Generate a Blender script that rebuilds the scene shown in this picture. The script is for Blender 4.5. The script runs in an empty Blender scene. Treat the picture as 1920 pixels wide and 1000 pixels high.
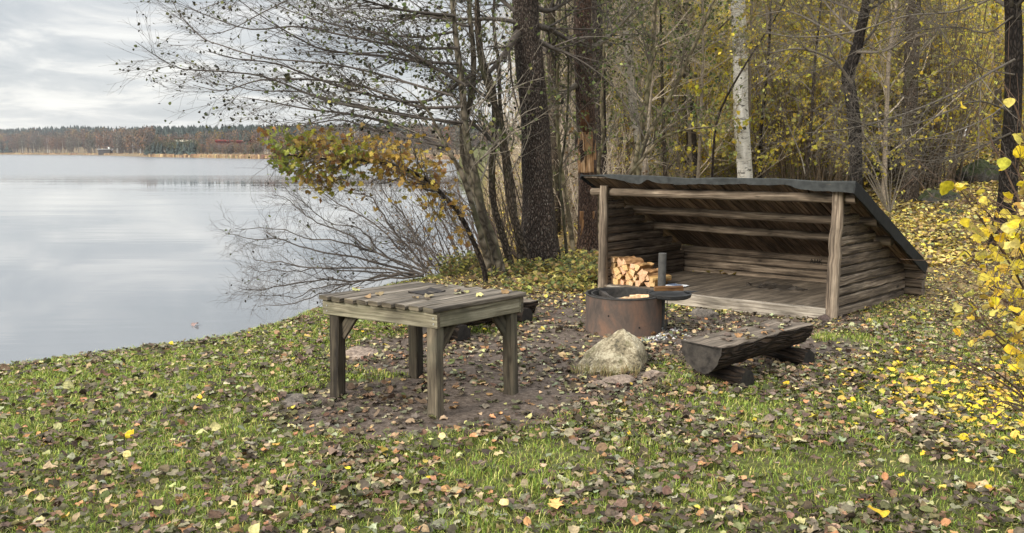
import bpy, bmesh, math, random
import numpy as np

# ------------------------------------------------------------------ camera, sky, sun, exposure
sc = bpy.context.scene
COL = sc.collection
FPX, CAMH = 1595.0, 1.8                       # focal length in photo pixels (1920 wide), eye height
PITCH = math.atan(215 / FPX)
cam_d = bpy.data.cameras.new('camera')
cam_d.sensor_width = 36.0
cam_d.lens = FPX / 1920 * 36
cam_d.clip_start, cam_d.clip_end = 0.05, 6000
cam = bpy.data.objects.new('camera', cam_d)
COL.objects.link(cam)
cam.location = (0, 0, CAMH)
cam.rotation_euler = (math.radians(90) - PITCH, 0, 0)
sc.camera = cam
sc.view_settings.view_transform = 'Standard'
sc.view_settings.look = 'None'
sc.view_settings.exposure = 0.6
sc.view_settings.gamma = 1.0
sc.cycles.max_bounces = 6
sc.cycles.diffuse_bounces = 3
sc.cycles.transparent_max_bounces = 6
sc.cycles.use_denoising = True

SUN_EL, SUN_AZ = math.radians(28), math.radians(-128)   # azimuth from +Y towards +X


def sock(nt, v, dst):
    if isinstance(v, bpy.types.NodeSocket):
        nt.links.new(v, dst)
    elif v is not None:
        try:
            dst.default_value = v
        except Exception:
            dst.default_value = tuple(v) + (1.0,)


def N(nt, typ, ins=None, **props):
    n = nt.nodes.new(typ)
    for k, v in props.items():
        setattr(n, k, v)
    for k, v in (ins or {}).items():
        sock(nt, v, n.inputs[k])
    return n


def M(nt, op, a, b=None, c=None, clamp=False):
    n = nt.nodes.new('ShaderNodeMath')
    n.operation = op
    n.use_clamp = clamp
    for i, v in enumerate((a, b, c)):
        if v is not None:
            sock(nt, v, n.inputs[i])
    return n.outputs[0]


def MIX(nt, f, a, b, blend='MIX'):
    n = nt.nodes.new('ShaderNodeMix')
    n.data_type = 'RGBA'
    n.blend_type = blend
    sock(nt, f, n.inputs[0])
    for v, i in ((a, 6), (b, 7)):
        if isinstance(v, (tuple, list)):
            v = tuple(v)[:3] + (1.0,)
        sock(nt, v, n.inputs[i])
    return n.outputs[2]


def RAMP(nt, f, stops, interp='LINEAR'):
    n = nt.nodes.new('ShaderNodeValToRGB')
    n.color_ramp.interpolation = interp
    el = n.color_ramp.elements
    while len(el) < len(stops):
        el.new(0.5)
    for e, (p, c) in zip(el, stops):
        e.position = p
        e.color = (c, c, c, 1) if isinstance(c, (int, float)) else tuple(c) + (1,)
    sock(nt, f, n.inputs[0])
    return n.outputs[0]


def NOISE(nt, vec, scale, detail=4, rough=.55, dist=0.0):
    n = N(nt, 'ShaderNodeTexNoise', {'Scale': scale, 'Detail': detail, 'Roughness': rough, 'Distortion': dist})
    if vec is not None:
        nt.links.new(vec, n.inputs['Vector'])
    return n.outputs['Fac']


def SCALE(nt, vec, s):
    n = N(nt, 'ShaderNodeMapping', {'Scale': s})
    nt.links.new(vec, n.inputs['Vector'])
    return n.outputs[0]


def build_world():
    w = bpy.data.worlds.new('World')
    sc.world = w
    w.use_nodes = True
    nt = w.node_tree
    nt.nodes.clear()
    out = N(nt, 'ShaderNodeOutputWorld')
    bg = N(nt, 'ShaderNodeBackground')
    sky = N(nt, 'ShaderNodeTexSky', sky_type='NISHITA', sun_disc=False, sun_elevation=SUN_EL, sun_rotation=SUN_AZ)
    tc = N(nt, 'ShaderNodeTexCoord').outputs['Generated']
    sep = N(nt, 'ShaderNodeSeparateXYZ', {0: tc})
    z = M(nt, 'MAXIMUM', sep.outputs[2], 0.0)
    den = M(nt, 'ADD', z, 0.15)
    px, py = M(nt, 'DIVIDE', sep.outputs[0], den), M(nt, 'DIVIDE', sep.outputs[1], den)
    v = N(nt, 'ShaderNodeCombineXYZ', {0: M(nt, 'MULTIPLY', px, 1.0), 1: py, 2: 0.0}).outputs[0]
    n1 = NOISE(nt, v, 1.9, 8, .58, .5)
    n2 = NOISE(nt, v, 0.62, 4, .5, .2)
    cl = M(nt, 'ADD', M(nt, 'MULTIPLY', n1, .62), M(nt, 'MULTIPLY', n2, .38))
    col = RAMP(nt, cl, [(.38, (.35, .375, .40)), (.455, (.425, .443, .46)), (.51, (.495, .505, .512)), (.56, (.62, .615, .60)), (.63, (.72, .71, .68))])
    # overcast sky, its overhead part boosted beyond a natural one to light the ground
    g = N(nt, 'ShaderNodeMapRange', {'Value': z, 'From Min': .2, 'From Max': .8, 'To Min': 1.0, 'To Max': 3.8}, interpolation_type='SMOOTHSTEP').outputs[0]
    # paler band just above the horizon
    hz = N(nt, 'ShaderNodeMapRange', {'Value': z, 'From Min': 0.0, 'From Max': .085, 'To Min': 1.0, 'To Max': 0.0}).outputs[0]
    col = MIX(nt, M(nt, 'MULTIPLY', hz, .38), col, (.63, .62, .60))
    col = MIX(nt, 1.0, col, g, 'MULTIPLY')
    skyc = MIX(nt, 1.0, sky.outputs[0], (.1, .1, .1), 'MULTIPLY')
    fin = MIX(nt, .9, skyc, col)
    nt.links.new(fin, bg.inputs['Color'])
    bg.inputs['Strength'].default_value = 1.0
    nt.links.new(bg.outputs[0], out.inputs['Surface'])


build_world()
sun_d = bpy.data.lights.new('sun', 'SUN')
sun_d.energy = 3.5
sun_d.angle = math.radians(24)
sun_d.color = (1.0, .93, .82)
sun = bpy.data.objects.new('sun', sun_d)
COL.objects.link(sun)
_sd = (math.sin(SUN_AZ) * math.cos(SUN_EL), math.cos(SUN_AZ) * math.cos(SUN_EL), math.sin(SUN_EL))
from mathutils import Vector, Matrix, noise as mnoise
sun.rotation_euler = Vector(_sd).to_track_quat('Z', 'Y').to_euler()

# ------------------------------------------------------------------ picture <-> place helpers
cF = np.array([0, math.cos(PITCH), -math.sin(PITCH)])
cU = np.array([0, math.sin(PITCH), math.cos(PITCH)])
cR = np.array([1.0, 0, 0])
cC = np.array([0, 0, CAMH])


def ray(x, y):
    return cF * FPX + cR * (x - 960) + cU * (500 - y)


def G(x, y, z=0.0):                             # photo pixel -> point at height z
    d = ray(x, y)
    return cC + d * ((z - CAMH) / d[2])


def D(x, y, Y):                                 # photo pixel -> point at distance Y
    d = ray(x, y)
    return cC + d * (Y / d[1])


def lin(r, g, b, k=1.0):
    o = []
    for c in (r, g, b):
        c /= 255
        o.append(k * (c / 12.92 if c <= .04045 else ((c + .055) / 1.055) ** 2.4))
    return tuple(o)


rng = np.random.default_rng(11)
WATER_Z = -0.75

# ------------------------------------------------------------------ object helpers


def tag(o, label=None, cat=None, group=None, kind=None):
    if label: o['label'] = label
    if cat: o['category'] = cat
    if group: o['group'] = group
    if kind: o['kind'] = kind
    return o


def empty(name, loc, label, cat, group=None):
    o = bpy.data.objects.new(name, None)
    COL.objects.link(o)
    o.location = tuple(float(v) for v in loc)
    o.empty_display_size = .2
    return tag(o, label, cat, group)


def link(name, me, parent=None):
    o = bpy.data.objects.new(name, me)
    COL.objects.link(o)
    if parent is not None:
        o.parent = parent
    return o


def np_mesh(name, V, faces, uv=None, col=None, mats=(), midx=None, smooth=False):
    me = bpy.data.meshes.new(name)
    V = np.asarray(V, np.float32)
    me.vertices.add(len(V))
    me.vertices.foreach_set('co', V.ravel())
    faces = [np.asarray(f, np.int32) for f in faces if len(f)]
    loops = np.concatenate([f.ravel() for f in faces])
    sizes = np.concatenate([np.full(len(f), f.shape[1]) for f in faces])
    me.loops.add(len(loops))
    me.loops.foreach_set('vertex_index', loops.astype(np.int32))
    me.polygons.add(len(sizes))
    me.polygons.foreach_set('loop_start', np.concatenate([[0], np.cumsum(sizes)[:-1]]).astype(np.int32))
    if midx is not None:
        me.polygons.foreach_set('material_index', np.asarray(midx, np.int32))
    sm = np.full(len(sizes), bool(smooth)) if np.isscalar(smooth) else np.asarray(smooth, bool)
    me.polygons.foreach_set('use_smooth', sm)
    me.update(calc_edges=True)
    if uv is not None:
        l = me.uv_layers.new(name='UVMap')
        l.data.foreach_set('uv', np.asarray(uv, np.float32)[loops].ravel())
    if col is not None:
        c = np.asarray(col, np.float32)
        if c.shape[1] == 3:
            c = np.concatenate([c, np.ones((len(c), 1), np.float32)], 1)
        a = me.attributes.new('col', 'FLOAT_COLOR', 'POINT')
        a.data.foreach_set('color', c.ravel())
    for m in mats:
        me.materials.append(m)
    return me


class MB:
    """collects lofted pieces and builds one mesh"""

    def __init__(self):
        self.V, self.F, self.UV, self.C, self.MI, self.SM, self.n = [], [], [], [], [], [], 0

    def add(self, V, F, uv, col, mi=0, sm=False):
        self.V.append(V); self.UV.append(uv); self.C.append(col)
        for f in F:
            self.F.append([i + self.n for i in f]); self.MI.append(mi); self.SM.append(sm)
        self.n += len(V)

    def loft(self, pts, sec, up=(0, 0, 1), jit=0.0, tint=1.0, mi=0, cap=1, smooth=False, scales=None, seed=None, wav=0.0):
        r = np.random.default_rng(seed if seed is not None else rng.integers(1 << 30))
        pts = np.asarray(pts, float)
        n, m = len(pts), len(sec)
        sec = np.asarray(sec, float)
        T = np.gradient(pts, axis=0)
        T /= np.linalg.norm(T, axis=1)[:, None]
        up = np.asarray(up, float)
        S = np.cross(T, up); S /= np.linalg.norm(S, axis=1)[:, None]
        U = np.cross(S, T)
        sc_ = np.ones(n) if scales is None else np.asarray(scales, float)
        scv = sc_[:, None] * (1 + wav * r.normal(size=(n, 1)))
        a = sec[None, :, 0] * scv + jit * r.normal(size=(n, m))
        b = sec[None, :, 1] * scv + jit * r.normal(size=(n, m))
        P = pts[:, None, :] + a[..., None] * S[:, None, :] + b[..., None] * U[:, None, :]
        L = np.concatenate([[0], np.cumsum(np.linalg.norm(np.diff(pts, axis=0), axis=1))])
        per = np.concatenate([[0], np.cumsum(np.linalg.norm(np.diff(np.vstack([sec, sec[:1]]), axis=0), axis=1))])
        o1, o2 = r.uniform(0, 50, 2)
        P2 = np.concatenate([P, P[:, :1]], 1)
        uv = np.stack(np.broadcast_arrays(L[:, None] + o1, per[None, :] + o2), -1)
        F = []
        k = m + 1
        for i in range(n - 1):
            for j in range(m):
                F.append([i * k + j, i * k + j + 1, (i + 1) * k + j + 1, (i + 1) * k + j])
        t = np.full((n * k, 3), tint) if np.isscalar(tint) else np.tile(np.asarray(tint, float), (n * k, 1))
        self.add(P2.reshape(-1, 3), F, uv.reshape(-1, 2), t, mi, smooth)
        if cap is not None:
            for e, rev in ((0, False), (n - 1, True)):
                uvc = sec + np.array([o1, o2])
                f = list(range(m))
                if not rev: f = f[::-1]
                self.add(P[e].copy(), [f], uvc, t[:m], cap if cap >= 0 else mi, False)

    def build(self, name, mats, parent=None, loc=None):
        V = np.concatenate(self.V); uv = np.concatenate(self.UV); c = np.concatenate(self.C)
        if loc is not None:
            V = V - np.asarray(loc, float)
        bysz = {}
        for i, f in enumerate(self.F):
            bysz.setdefault(len(f), []).append(i)
        faces, mi, sm = [], [], []
        for s, idx in bysz.items():
            faces.append(np.array([self.F[i] for i in idx])); mi += [self.MI[i] for i in idx]; sm += [self.SM[i] for i in idx]
        me = np_mesh(name, V, faces, uv, c, mats, mi, sm)
        return link(name, me, parent)


def rect(w, h, c=.006):
    w, h = w / 2, h / 2
    return [(-w + c, -h), (w - c, -h), (w, -h + c), (w, h - c), (w - c, h), (-w + c, h), (-w, h - c), (-w, -h + c)]


def circ(r, k=14, rough=0.0, seed=0):
    q = np.random.default_rng(seed)
    a = np.linspace(0, 2 * math.pi, k, endpoint=False)
    rr = r * (1 + rough * q.normal(size=k))
    return np.stack([np.cos(a) * rr, np.sin(a) * rr], 1)


def line(a, b, n=6, wob=0.0, seed=0):
    q = np.random.default_rng(seed)
    t = np.linspace(0, 1, n)[:, None]
    P = np.asarray(a, float) * (1 - t) + np.asarray(b, float) * t
    if wob:
        P[1:-1] += q.normal(size=(n - 2, 3)) * wob
    return P


# ------------------------------------------------------------------ materials


def new_mat(name):
    m = bpy.data.materials.new(name)
    m.use_nodes = True
    nt = m.node_tree
    return m, nt, nt.nodes['Principled BSDF']


def attr(nt, name='col'):
    return N(nt, 'ShaderNodeAttribute', attribute_name=name).outputs['Color']


def bump(nt, p, h, strength=.5, dist=.01):
    b = N(nt, 'ShaderNodeBump', {'Height': h, 'Strength': strength, 'Distance': dist})
    nt.links.new(b.outputs[0], p.inputs['Normal'])


def wood_mat(name, dark, mid, light, rough=.85, stain=(.35, .62), green=None):
    m, nt, p = new_mat(name)
    uv = N(nt, 'ShaderNodeUVMap').outputs[0]
    fine = NOISE(nt, SCALE(nt, uv, (3, 95, 1)), 1.0, 5, .6, .3)
    grain = NOISE(nt, SCALE(nt, uv, (1.1, 22, 1)), 1.0, 4, .6, 1.2)
    blot = NOISE(nt, SCALE(nt, uv, (2.2, 5, 1)), 1.0, 5, .6, .4)
    c = RAMP(nt, M(nt, 'ADD', M(nt, 'MULTIPLY', grain, .6), M(nt, 'MULTIPLY', fine, .4)), [(.39, dark), (.5, mid), (.61, light)])
    st = RAMP(nt, blot, [(stain[0], .45), (stain[1], 1.0)])
    c = MIX(nt, 1.0, c, st, 'MULTIPLY')
    if green is not None:
        c = MIX(nt, M(nt, 'MULTIPLY', RAMP(nt, NOISE(nt, uv, 2.7, 5, .65), [(.48, 0.0), (.66, 1.0)]), .55), c, green)
    # knots
    vo = N(nt, 'ShaderNodeTexVoronoi', {'Vector': SCALE(nt, uv, (2.1, 5.0, 1)), 'Scale': 1.0})
    kn = RAMP(nt, vo.outputs['Distance'], [(.05, .25), (.12, 1.0)])
    c = MIX(nt, 1.0, c, kn, 'MULTIPLY')
    c = MIX(nt, 1.0, c, attr(nt), 'MULTIPLY')
    nt.links.new(c, p.inputs['Base Color'])
    p.inputs['Roughness'].default_value = rough
    p.inputs['Specular IOR Level'].default_value = .25
    bump(nt, p, M(nt, 'ADD', fine, M(nt, 'MULTIPLY', grain, .8)), .55, .006)
    return m


def plain_mat(name, c1, c2, scale=8.0, rough=.8, bmp=.3, bdist=.01, metallic=0.0, useattr=True):
    m, nt, p = new_mat(name)
    tc = N(nt, 'ShaderNodeTexCoord').outputs['Object']
    n = NOISE(nt, tc, scale, 6, .62, .2)
    c = RAMP(nt, n, [(.33, c1), (.67, c2)])
    if useattr:
        c = MIX(nt, 1.0, c, attr(nt), 'MULTIPLY')
    nt.links.new(c, p.inputs['Base Color'])
    p.inputs['Roughness'].default_value = rough
    p.inputs['Metallic'].default_value = metallic
    p.inputs['Specular IOR Level'].default_value = .3
    bump(nt, p, n, bmp, bdist)
    return m


def leaf_mat(name, trans=.3, rough=.6, spec=.3):
    m, nt, p = new_mat(name)
    c = attr(nt)
    tc = N(nt, 'ShaderNodeTexCoord').outputs['Object']
    n = NOISE(nt, tc, 60.0, 3, .6)
    c = MIX(nt, 1.0, c, RAMP(nt, n, [(.3, .58), (.7, 1.3)]), 'MULTIPLY')
    nt.links.new(c, p.inputs['Base Color'])
    p.inputs['Roughness'].default_value = rough
    p.inputs['Specular IOR Level'].default_value = spec
    if trans > 0:
        out = nt.nodes['Material Output']
        tr = N(nt, 'ShaderNodeBsdfTranslucent', {'Color': c})
        mx = N(nt, 'ShaderNodeMixShader', {0: trans})
        nt.links.new(p.outputs[0], mx.inputs[1])
        nt.links.new(tr.outputs[0], mx.inputs[2])
        nt.links.new(mx.outputs[0], out.inputs['Surface'])
    return m


def attr_mat(name, rough=.85, scale=25.0):
    m, nt, p = new_mat(name)
    tc = N(nt, 'ShaderNodeTexCoord').outputs['Object']
    n = NOISE(nt, tc, scale, 4, .6)
    c = MIX(nt, 1.0, attr(nt), RAMP(nt, n, [(.3, .6), (.7, 1.3)]), 'MULTIPLY')
    nt.links.new(c, p.inputs['Base Color'])
    p.inputs['Roughness'].default_value = rough
    p.inputs['Specular IOR Level'].default_value = .2
    return m


def bark_mat(name, base, ridge, fleck, fleck_amt=.5, vs=(9, 40), moss=None):
    """uv: u along the trunk, v round it (metres)"""
    m, nt, p = new_mat(name)
    uv = N(nt, 'ShaderNodeUVMap').outputs[0]
    sv = SCALE(nt, uv, (vs[0], vs[1], 1))
    n0 = NOISE(nt, sv, 1.0, 5, .6, .6)
    vo = N(nt, 'ShaderNodeTexVoronoi', {'Vector': sv, 'Scale': 1.0}, feature='DISTANCE_TO_EDGE')
    cr = RAMP(nt, vo.outputs['Distance'], [(.02, 0.0), (.28, 1.0)])
    big = NOISE(nt, SCALE(nt, uv, (1.2, 3, 1)), 1.0, 4, .6)
    c = RAMP(nt, n0, [(.3, base), (.65, ridge)])
    c = MIX(nt, M(nt, 'SUBTRACT', 1.0, cr), c, tuple(v * .35 for v in base))
    fl = RAMP(nt, NOISE(nt, SCALE(nt, uv, (16, 75, 1)), 1.0, 3, .6), [(.6, 0.0), (.66, 1.0)])
    c = MIX(nt, M(nt, 'MULTIPLY', fl, fleck_amt), c, fleck)
    c = MIX(nt, 1.0, c, RAMP(nt, big, [(.3, .62), (.7, 1.25)]), 'MULTIPLY')
    if moss is not None:
        c = MIX(nt, RAMP(nt, NOISE(nt, SCALE(nt, uv, (1.6, 4, 1)), 1.0, 5, .6), [(.5, 0.0), (.7, .8)]), c, moss)
    c = MIX(nt, 1.0, c, attr(nt), 'MULTIPLY')
    nt.links.new(c, p.inputs['Base Color'])
    p.inputs['Roughness'].default_value = .9
    p.inputs['Specular IOR Level'].default_value = .2
    bump(nt, p, M(nt, 'ADD', cr, M(nt, 'MULTIPLY', n0, .7)), .8, .02)
    return m


def birch_mat():
    m, nt, p = new_mat('birch_bark')
    uv = N(nt, 'ShaderNodeUVMap').outputs[0]
    lines = RAMP(nt, NOISE(nt, SCALE(nt, uv, (34, 5, 1)), 1.0, 4, .65), [(.56, 0.0), (.63, 1.0)])
    patch = RAMP(nt, NOISE(nt, SCALE(nt, uv, (9, 3.4, 1)), 1.0, 5, .7, .8), [(.585, 0.0), (.625, .9)])
    c = RAMP(nt, NOISE(nt, SCALE(nt, uv, (3, 8, 1)), 1.0, 4), [(.35, (.50, .475, .42)), (.65, (.72, .70, .65))])
    c = MIX(nt, M(nt, 'MULTIPLY', lines, .7), c, (.17, .15, .13))
    c = MIX(nt, patch, c, (.05, .045, .04))
    c = MIX(nt, 1.0, c, attr(nt), 'MULTIPLY')
    nt.links.new(c, p.inputs['Base Color'])
    p.inputs['Roughness'].default_value = .7
    bump(nt, p, lines, .4, .008)
    return m


WOOD_SHELTER = wood_mat('weathered_log_wood', (.045, .033, .024), (.150, .114, .082), (.285, .228, .168))
WOOD_POST = wood_mat('peeled_post_wood', (.07, .052, .038), (.185, .143, .104), (.33, .268, .20))
WOOD_ROOF = wood_mat('roof_underside_boards', (.055, .035, .022), (.155, .105, .068), (.28, .20, .135))
WOOD_FLOOR = wood_mat('floor_boards', (.07, .055, .04), (.15, .12, .09), (.225, .185, .14))
WOOD_SILL = wood_mat('grey_sill_wood', (.13, .108, .085), (.27, .235, .19), (.40, .36, .295))
WOOD_TABLE = wood_mat('table_top_wood', (.045, .036, .028), (.145, .122, .095), (.26, .225, .18))
WOOD_APRON = wood_mat('table_apron_wood', (.085, .075, .05), (.22, .195, .135), (.36, .33, .24), green=(.13, .13, .08))
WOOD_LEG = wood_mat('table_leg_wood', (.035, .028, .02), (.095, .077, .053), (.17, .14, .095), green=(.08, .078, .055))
END_GRAIN = plain_mat('end_grain', (.055, .042, .03), (.14, .11, .08), 26, .9, .6, .01)
END_DARK = plain_mat('dark_end_grain', (.012, .010, .009), (.05, .043, .036), 14, .8, .6, .01)
BENCH_TOP = wood_mat('bench_top_wood', (.065, .05, .038), (.14, .112, .085), (.22, .18, .14))
BENCH_BARK = bark_mat('bench_bark', (.032, .021, .014), (.075, .051, .034), (.125, .09, .063), .2, (3.5, 34))
SPLIT_WOOD = wood_mat('split_firewood', (.28, .14, .055), (.50, .29, .125), (.68, .47, .25))
SPLIT_END = plain_mat('firewood_end', (.40, .23, .115), (.68, .47, .28), 40, .8, .3, .004)
FELT = plain_mat('roofing_felt', (.017, .019, .019), (.040, .043, .042), 14, .85, .5, .01)
RUST = None
IRON = plain_mat('dark_iron', (.022, .023, .024), (.05, .05, .05), 24, .6, .3, .005, .4)
TWIG = attr_mat('twig_bark', .9, 20)
LEAF = leaf_mat('tree_leaf', .5, .55, .3)
LITTER = leaf_mat('fallen_leaf', .12, .75, .12)
GRASSM = leaf_mat('grass_blade', .35, .5, .3)
ALDER = bark_mat('alder_bark', (.045, .033, .026), (.105, .078, .062), (.36, .32, .27), .75, (13, 42))
ALDER_RED = bark_mat('reddish_alder_bark', (.06, .040, .030), (.135, .088, .066), (.34, .29, .25), .5, (12, 42))
SMOOTHB = bark_mat('smooth_grey_bark', (.125, .105, .078), (.21, .18, .14), (.30, .28, .23), .3, (5, 9), moss=(.10, .105, .055))
DARKB = bark_mat('dark_bark', (.018, .014, .012), (.042, .034, .028), (.09, .08, .07), .2, (9, 26))
GREYB = bark_mat('grey_brown_bark', (.085, .066, .05), (.16, .128, .10), (.25, .22, .18), .3, (10, 30), moss=(.085, .09, .045))
BIRCH = birch_mat()


def rust_mat():
    m, nt, p = new_mat('rusty_steel')
    uv = N(nt, 'ShaderNodeUVMap').outputs[0]
    streak = NOISE(nt, SCALE(nt, uv, (3.4, 1.5, 1)), 1.0, 6, .68, .6)
    sp = NOISE(nt, SCALE(nt, uv, (40, 30, 1)), 1.0, 5, .7)
    c = RAMP(nt, streak, [(.36, (.045, .038, .034)), (.5, (.082, .061, .050)), (.62, (.135, .080, .055))])
    c = MIX(nt, RAMP(nt, sp, [(.5, 0.0), (.75, .5)]), c, (.06, .04, .03))
    c = MIX(nt, 1.0, c, attr(nt), 'MULTIPLY')
    nt.links.new(c, p.inputs['Base Color'])
    p.inputs['Roughness'].default_value = .75
    p.inputs['Specular IOR Level'].default_value = .25
    bump(nt, p, sp, .3, .004)
    return m


RUST = rust_mat()


def stone_mat(name, c1, c2, c3, moss=None, mossz=.2, bd=.05):
    m, nt, p = new_mat(name)
    tc = N(nt, 'ShaderNodeTexCoord').outputs['Object']
    n1 = NOISE(nt, tc, 5.5, 8, .65, .5)
    n2 = NOISE(nt, tc, 42, 5, .65)
    c = RAMP(nt, M(nt, 'ADD', M(nt, 'MULTIPLY', n1, .6), M(nt, 'MULTIPLY', n2, .4)), [(.41, c1), (.5, c2), (.59, c3)])
    if moss is not None:
        g = N(nt, 'ShaderNodeNewGeometry').outputs['Normal']
        nz = N(nt, 'ShaderNodeSeparateXYZ', {0: g}).outputs[2]
        f = RAMP(nt, M(nt, 'ADD', M(nt, 'MULTIPLY', nz, mossz), M(nt, 'MULTIPLY', NOISE(nt, tc, 9, 6, .7), .8)), [(.45, 0.0), (.6, 1.0)])
        c = MIX(nt, f, c, moss)
    nt.links.new(c, p.inputs['Base Color'])
    p.inputs['Roughness'].default_value = .9
    bump(nt, p, M(nt, 'ADD', n1, M(nt, 'MULTIPLY', n2, .5)), .9, bd)
    return m


STONE = stone_mat('lichen_stone', (.06, .05, .03), (.25, .205, .125), (.48, .42, .29), (.115, .105, .04), .05)
STONE_PINK = stone_mat('pink_granite', (.11, .08, .06), (.22, .165, .125), (.33, .26, .205))
STONE_MOSS = stone_mat('mossy_stone', (.03, .03, .025), (.07, .065, .055), (.12, .11, .10), (.035, .045, .012), .42)
STONE_DARK = stone_mat('damp_stone', (.06, .05, .04), (.12, .10, .08), (.19, .16, .13))

# ------------------------------------------------------------------ ground and water
SHORE = [(-40, 2000), (-26, -30), (-15, -8), (-9.5, 0), (-6.6, 4.5), (-4.54, 7.36), (-3.83, 7.87), (-2.965, 8.59), (-2.683, 9.14), (-2.317, 10.11),
         (-1.71, 12.27), (-.62, 14.0), (-.45, 17), (-.5, 22), (-.9, 34), (-2, 60), (-6, 100), (-10, 170)][1:]
SX = np.array([p[0] for p in SHORE]); SY = np.array([p[1] for p in SHORE])
FARPX = np.array([-600, -200, 0, 150, 235, 262, 292, 370, 480, 700, 960, 1400])
FARY = np.array([900, 870, 828, 690, 585, 525, 425, 380, 318, 300, 280, 260.])


def shore_d(x, y):
    xs = np.interp(y, SY, SX)
    dxs = (np.interp(y + .3, SY, SX) - np.interp(y - .3, SY, SX)) / .6
    return (x - xs) / np.sqrt(1 + np.clip(dxs, -3, 3) ** 2)


def far_y(x, y):
    px = 960 + FPX * x / np.maximum(y, 1)
    return np.interp(px, FARPX, FARY)


def sines(x, y, f, seed, k=6):
    q = np.random.default_rng(seed)
    o = 0
    for _ in range(k):
        a = q.uniform(0, 6.283)
        ff = f * q.uniform(.6, 1.7)
        o = o + np.sin(ff * (x * math.cos(a) + y * math.sin(a)) + q.uniform(0, 6.283))
    return o / k


def splus(s, k=1.2):
    return np.log1p(np.exp(np.clip(s / k, -30, 30))) * k


def H(x, y):
    x = np.asarray(x, float); y = np.asarray(y, float)
    # wood floor climbs away to the right behind the shelter
    rise = .085 * splus(x - 4.6 + .33 * (y - 10.5))
    rise = 14 * (1 - np.exp(-rise / 14)) 
    z = rise + .035 * sines(x, y, .9, 1) + .014 * sines(x, y, 3.6, 2) + .006 * sines(x, y, 11, 3)
    z = z * np.clip(1.0 - .35 * np.exp(-((x) ** 2 + (y - 5.5) ** 2) / 9), 0, 1)
    # small hollow towards the left end of the shelter
    z = z - .05 * np.exp(-(((x - 1.2) / 1.6) ** 2 + ((y - 11.2) / 1.4) ** 2))
    rx_, ry_ = x - 1.211, y - 11.357
    a_ = rx_ * .696 - ry_ * .718; b_ = rx_ * .718 + ry_ * .696
    z = z * (1 - .7 * np.exp(-(((a_ - 1.6) / 2.6) ** 2 + ((b_ - .5) / 1.8) ** 2))) - .20 * np.clip((3.25 - a_) / 1.6, 0, 1) * np.clip((a_ + .6) / .5, 0, 1) * np.exp(-((b_ - .55) / .85) ** 2)
    s = shore_d(x, y) + .05 * sines(x, y, 2.6, 5) + .03 * sines(x, y, 8, 6)
    edge = -.05 - .06 * np.clip(1 - s / .9, 0, 1) ** 2
    bank = np.maximum(-.11 + s * 1.5, -2.2)
    near = np.where(s > 0, z + edge * np.clip(1 - s / 2.5, 0, 1), np.maximum(bank, -2.2))
    fd = y - far_y(x, y)
    hill = np.where(fd > 0, np.minimum(-.3 + .03 * fd, 1.0) + np.interp(960 + FPX * x / np.maximum(y, 1), [150, 300, 480], [19, 10.5, 8.0]) * np.clip((fd - 40) / 330, 0, 1) ** 1.2, np.maximum(-.75 + .06 * fd, -2.2))
    return np.maximum(near, np.where(y > 150, hill, -2.2))


def Hs(x, y):
    return float(H(np.array([x]), np.array([y]))[0])


ELL = [(-.55, 6.0, 1.15, .78), (.3, 6.6, 1.0, .7), (-.3, 7.6, 1.5, .9), (1.1, 8.3, 1.3, 1.0), (2.2, 7.7, 1.0, .9), (2.6, 9.0, 1.3, .8), (.6, 10.2, 1.2, 1.2)]


def dirt(x, y):
    """1 on the trodden bare patch, 0 in the grass"""
    m = np.full(np.shape(x), -9.0)
    for (cx, cy, ax, ay) in ELL:
        m = np.maximum(m, 1 - np.sqrt(((x - cx) / ax) ** 2 + ((y - cy) / ay) ** 2))
    m = m + .16 * sines(x, y, 3.1, 21) + .1 * sines(x, y, 8.5, 22)
    return np.clip(m * 4 + .35, 0, 1)


def woods(x, y):
    """1 under the trees, where litter replaces grass"""
    return np.clip((y - 8.3 + .42 * (x - 2.5) + .7 * sines(x, y, 1.1, 31)) / 2.6, 0, 1) * np.clip((x + 2.2 + .3 * sines(x, y, 2, 32)) / 1.2, 0, 1)


def axis(lo, hi, d, far_lo, far_hi, g=1.13):
    a = list(np.arange(lo, hi, d))
    s, v = d, hi
    while v < far_hi:
        a.append(v); s *= g; v += s
    s, v = d, lo - d
    while v > far_lo:
        a.insert(0, v); s *= g; v -= s
    return np.array(a)


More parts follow.
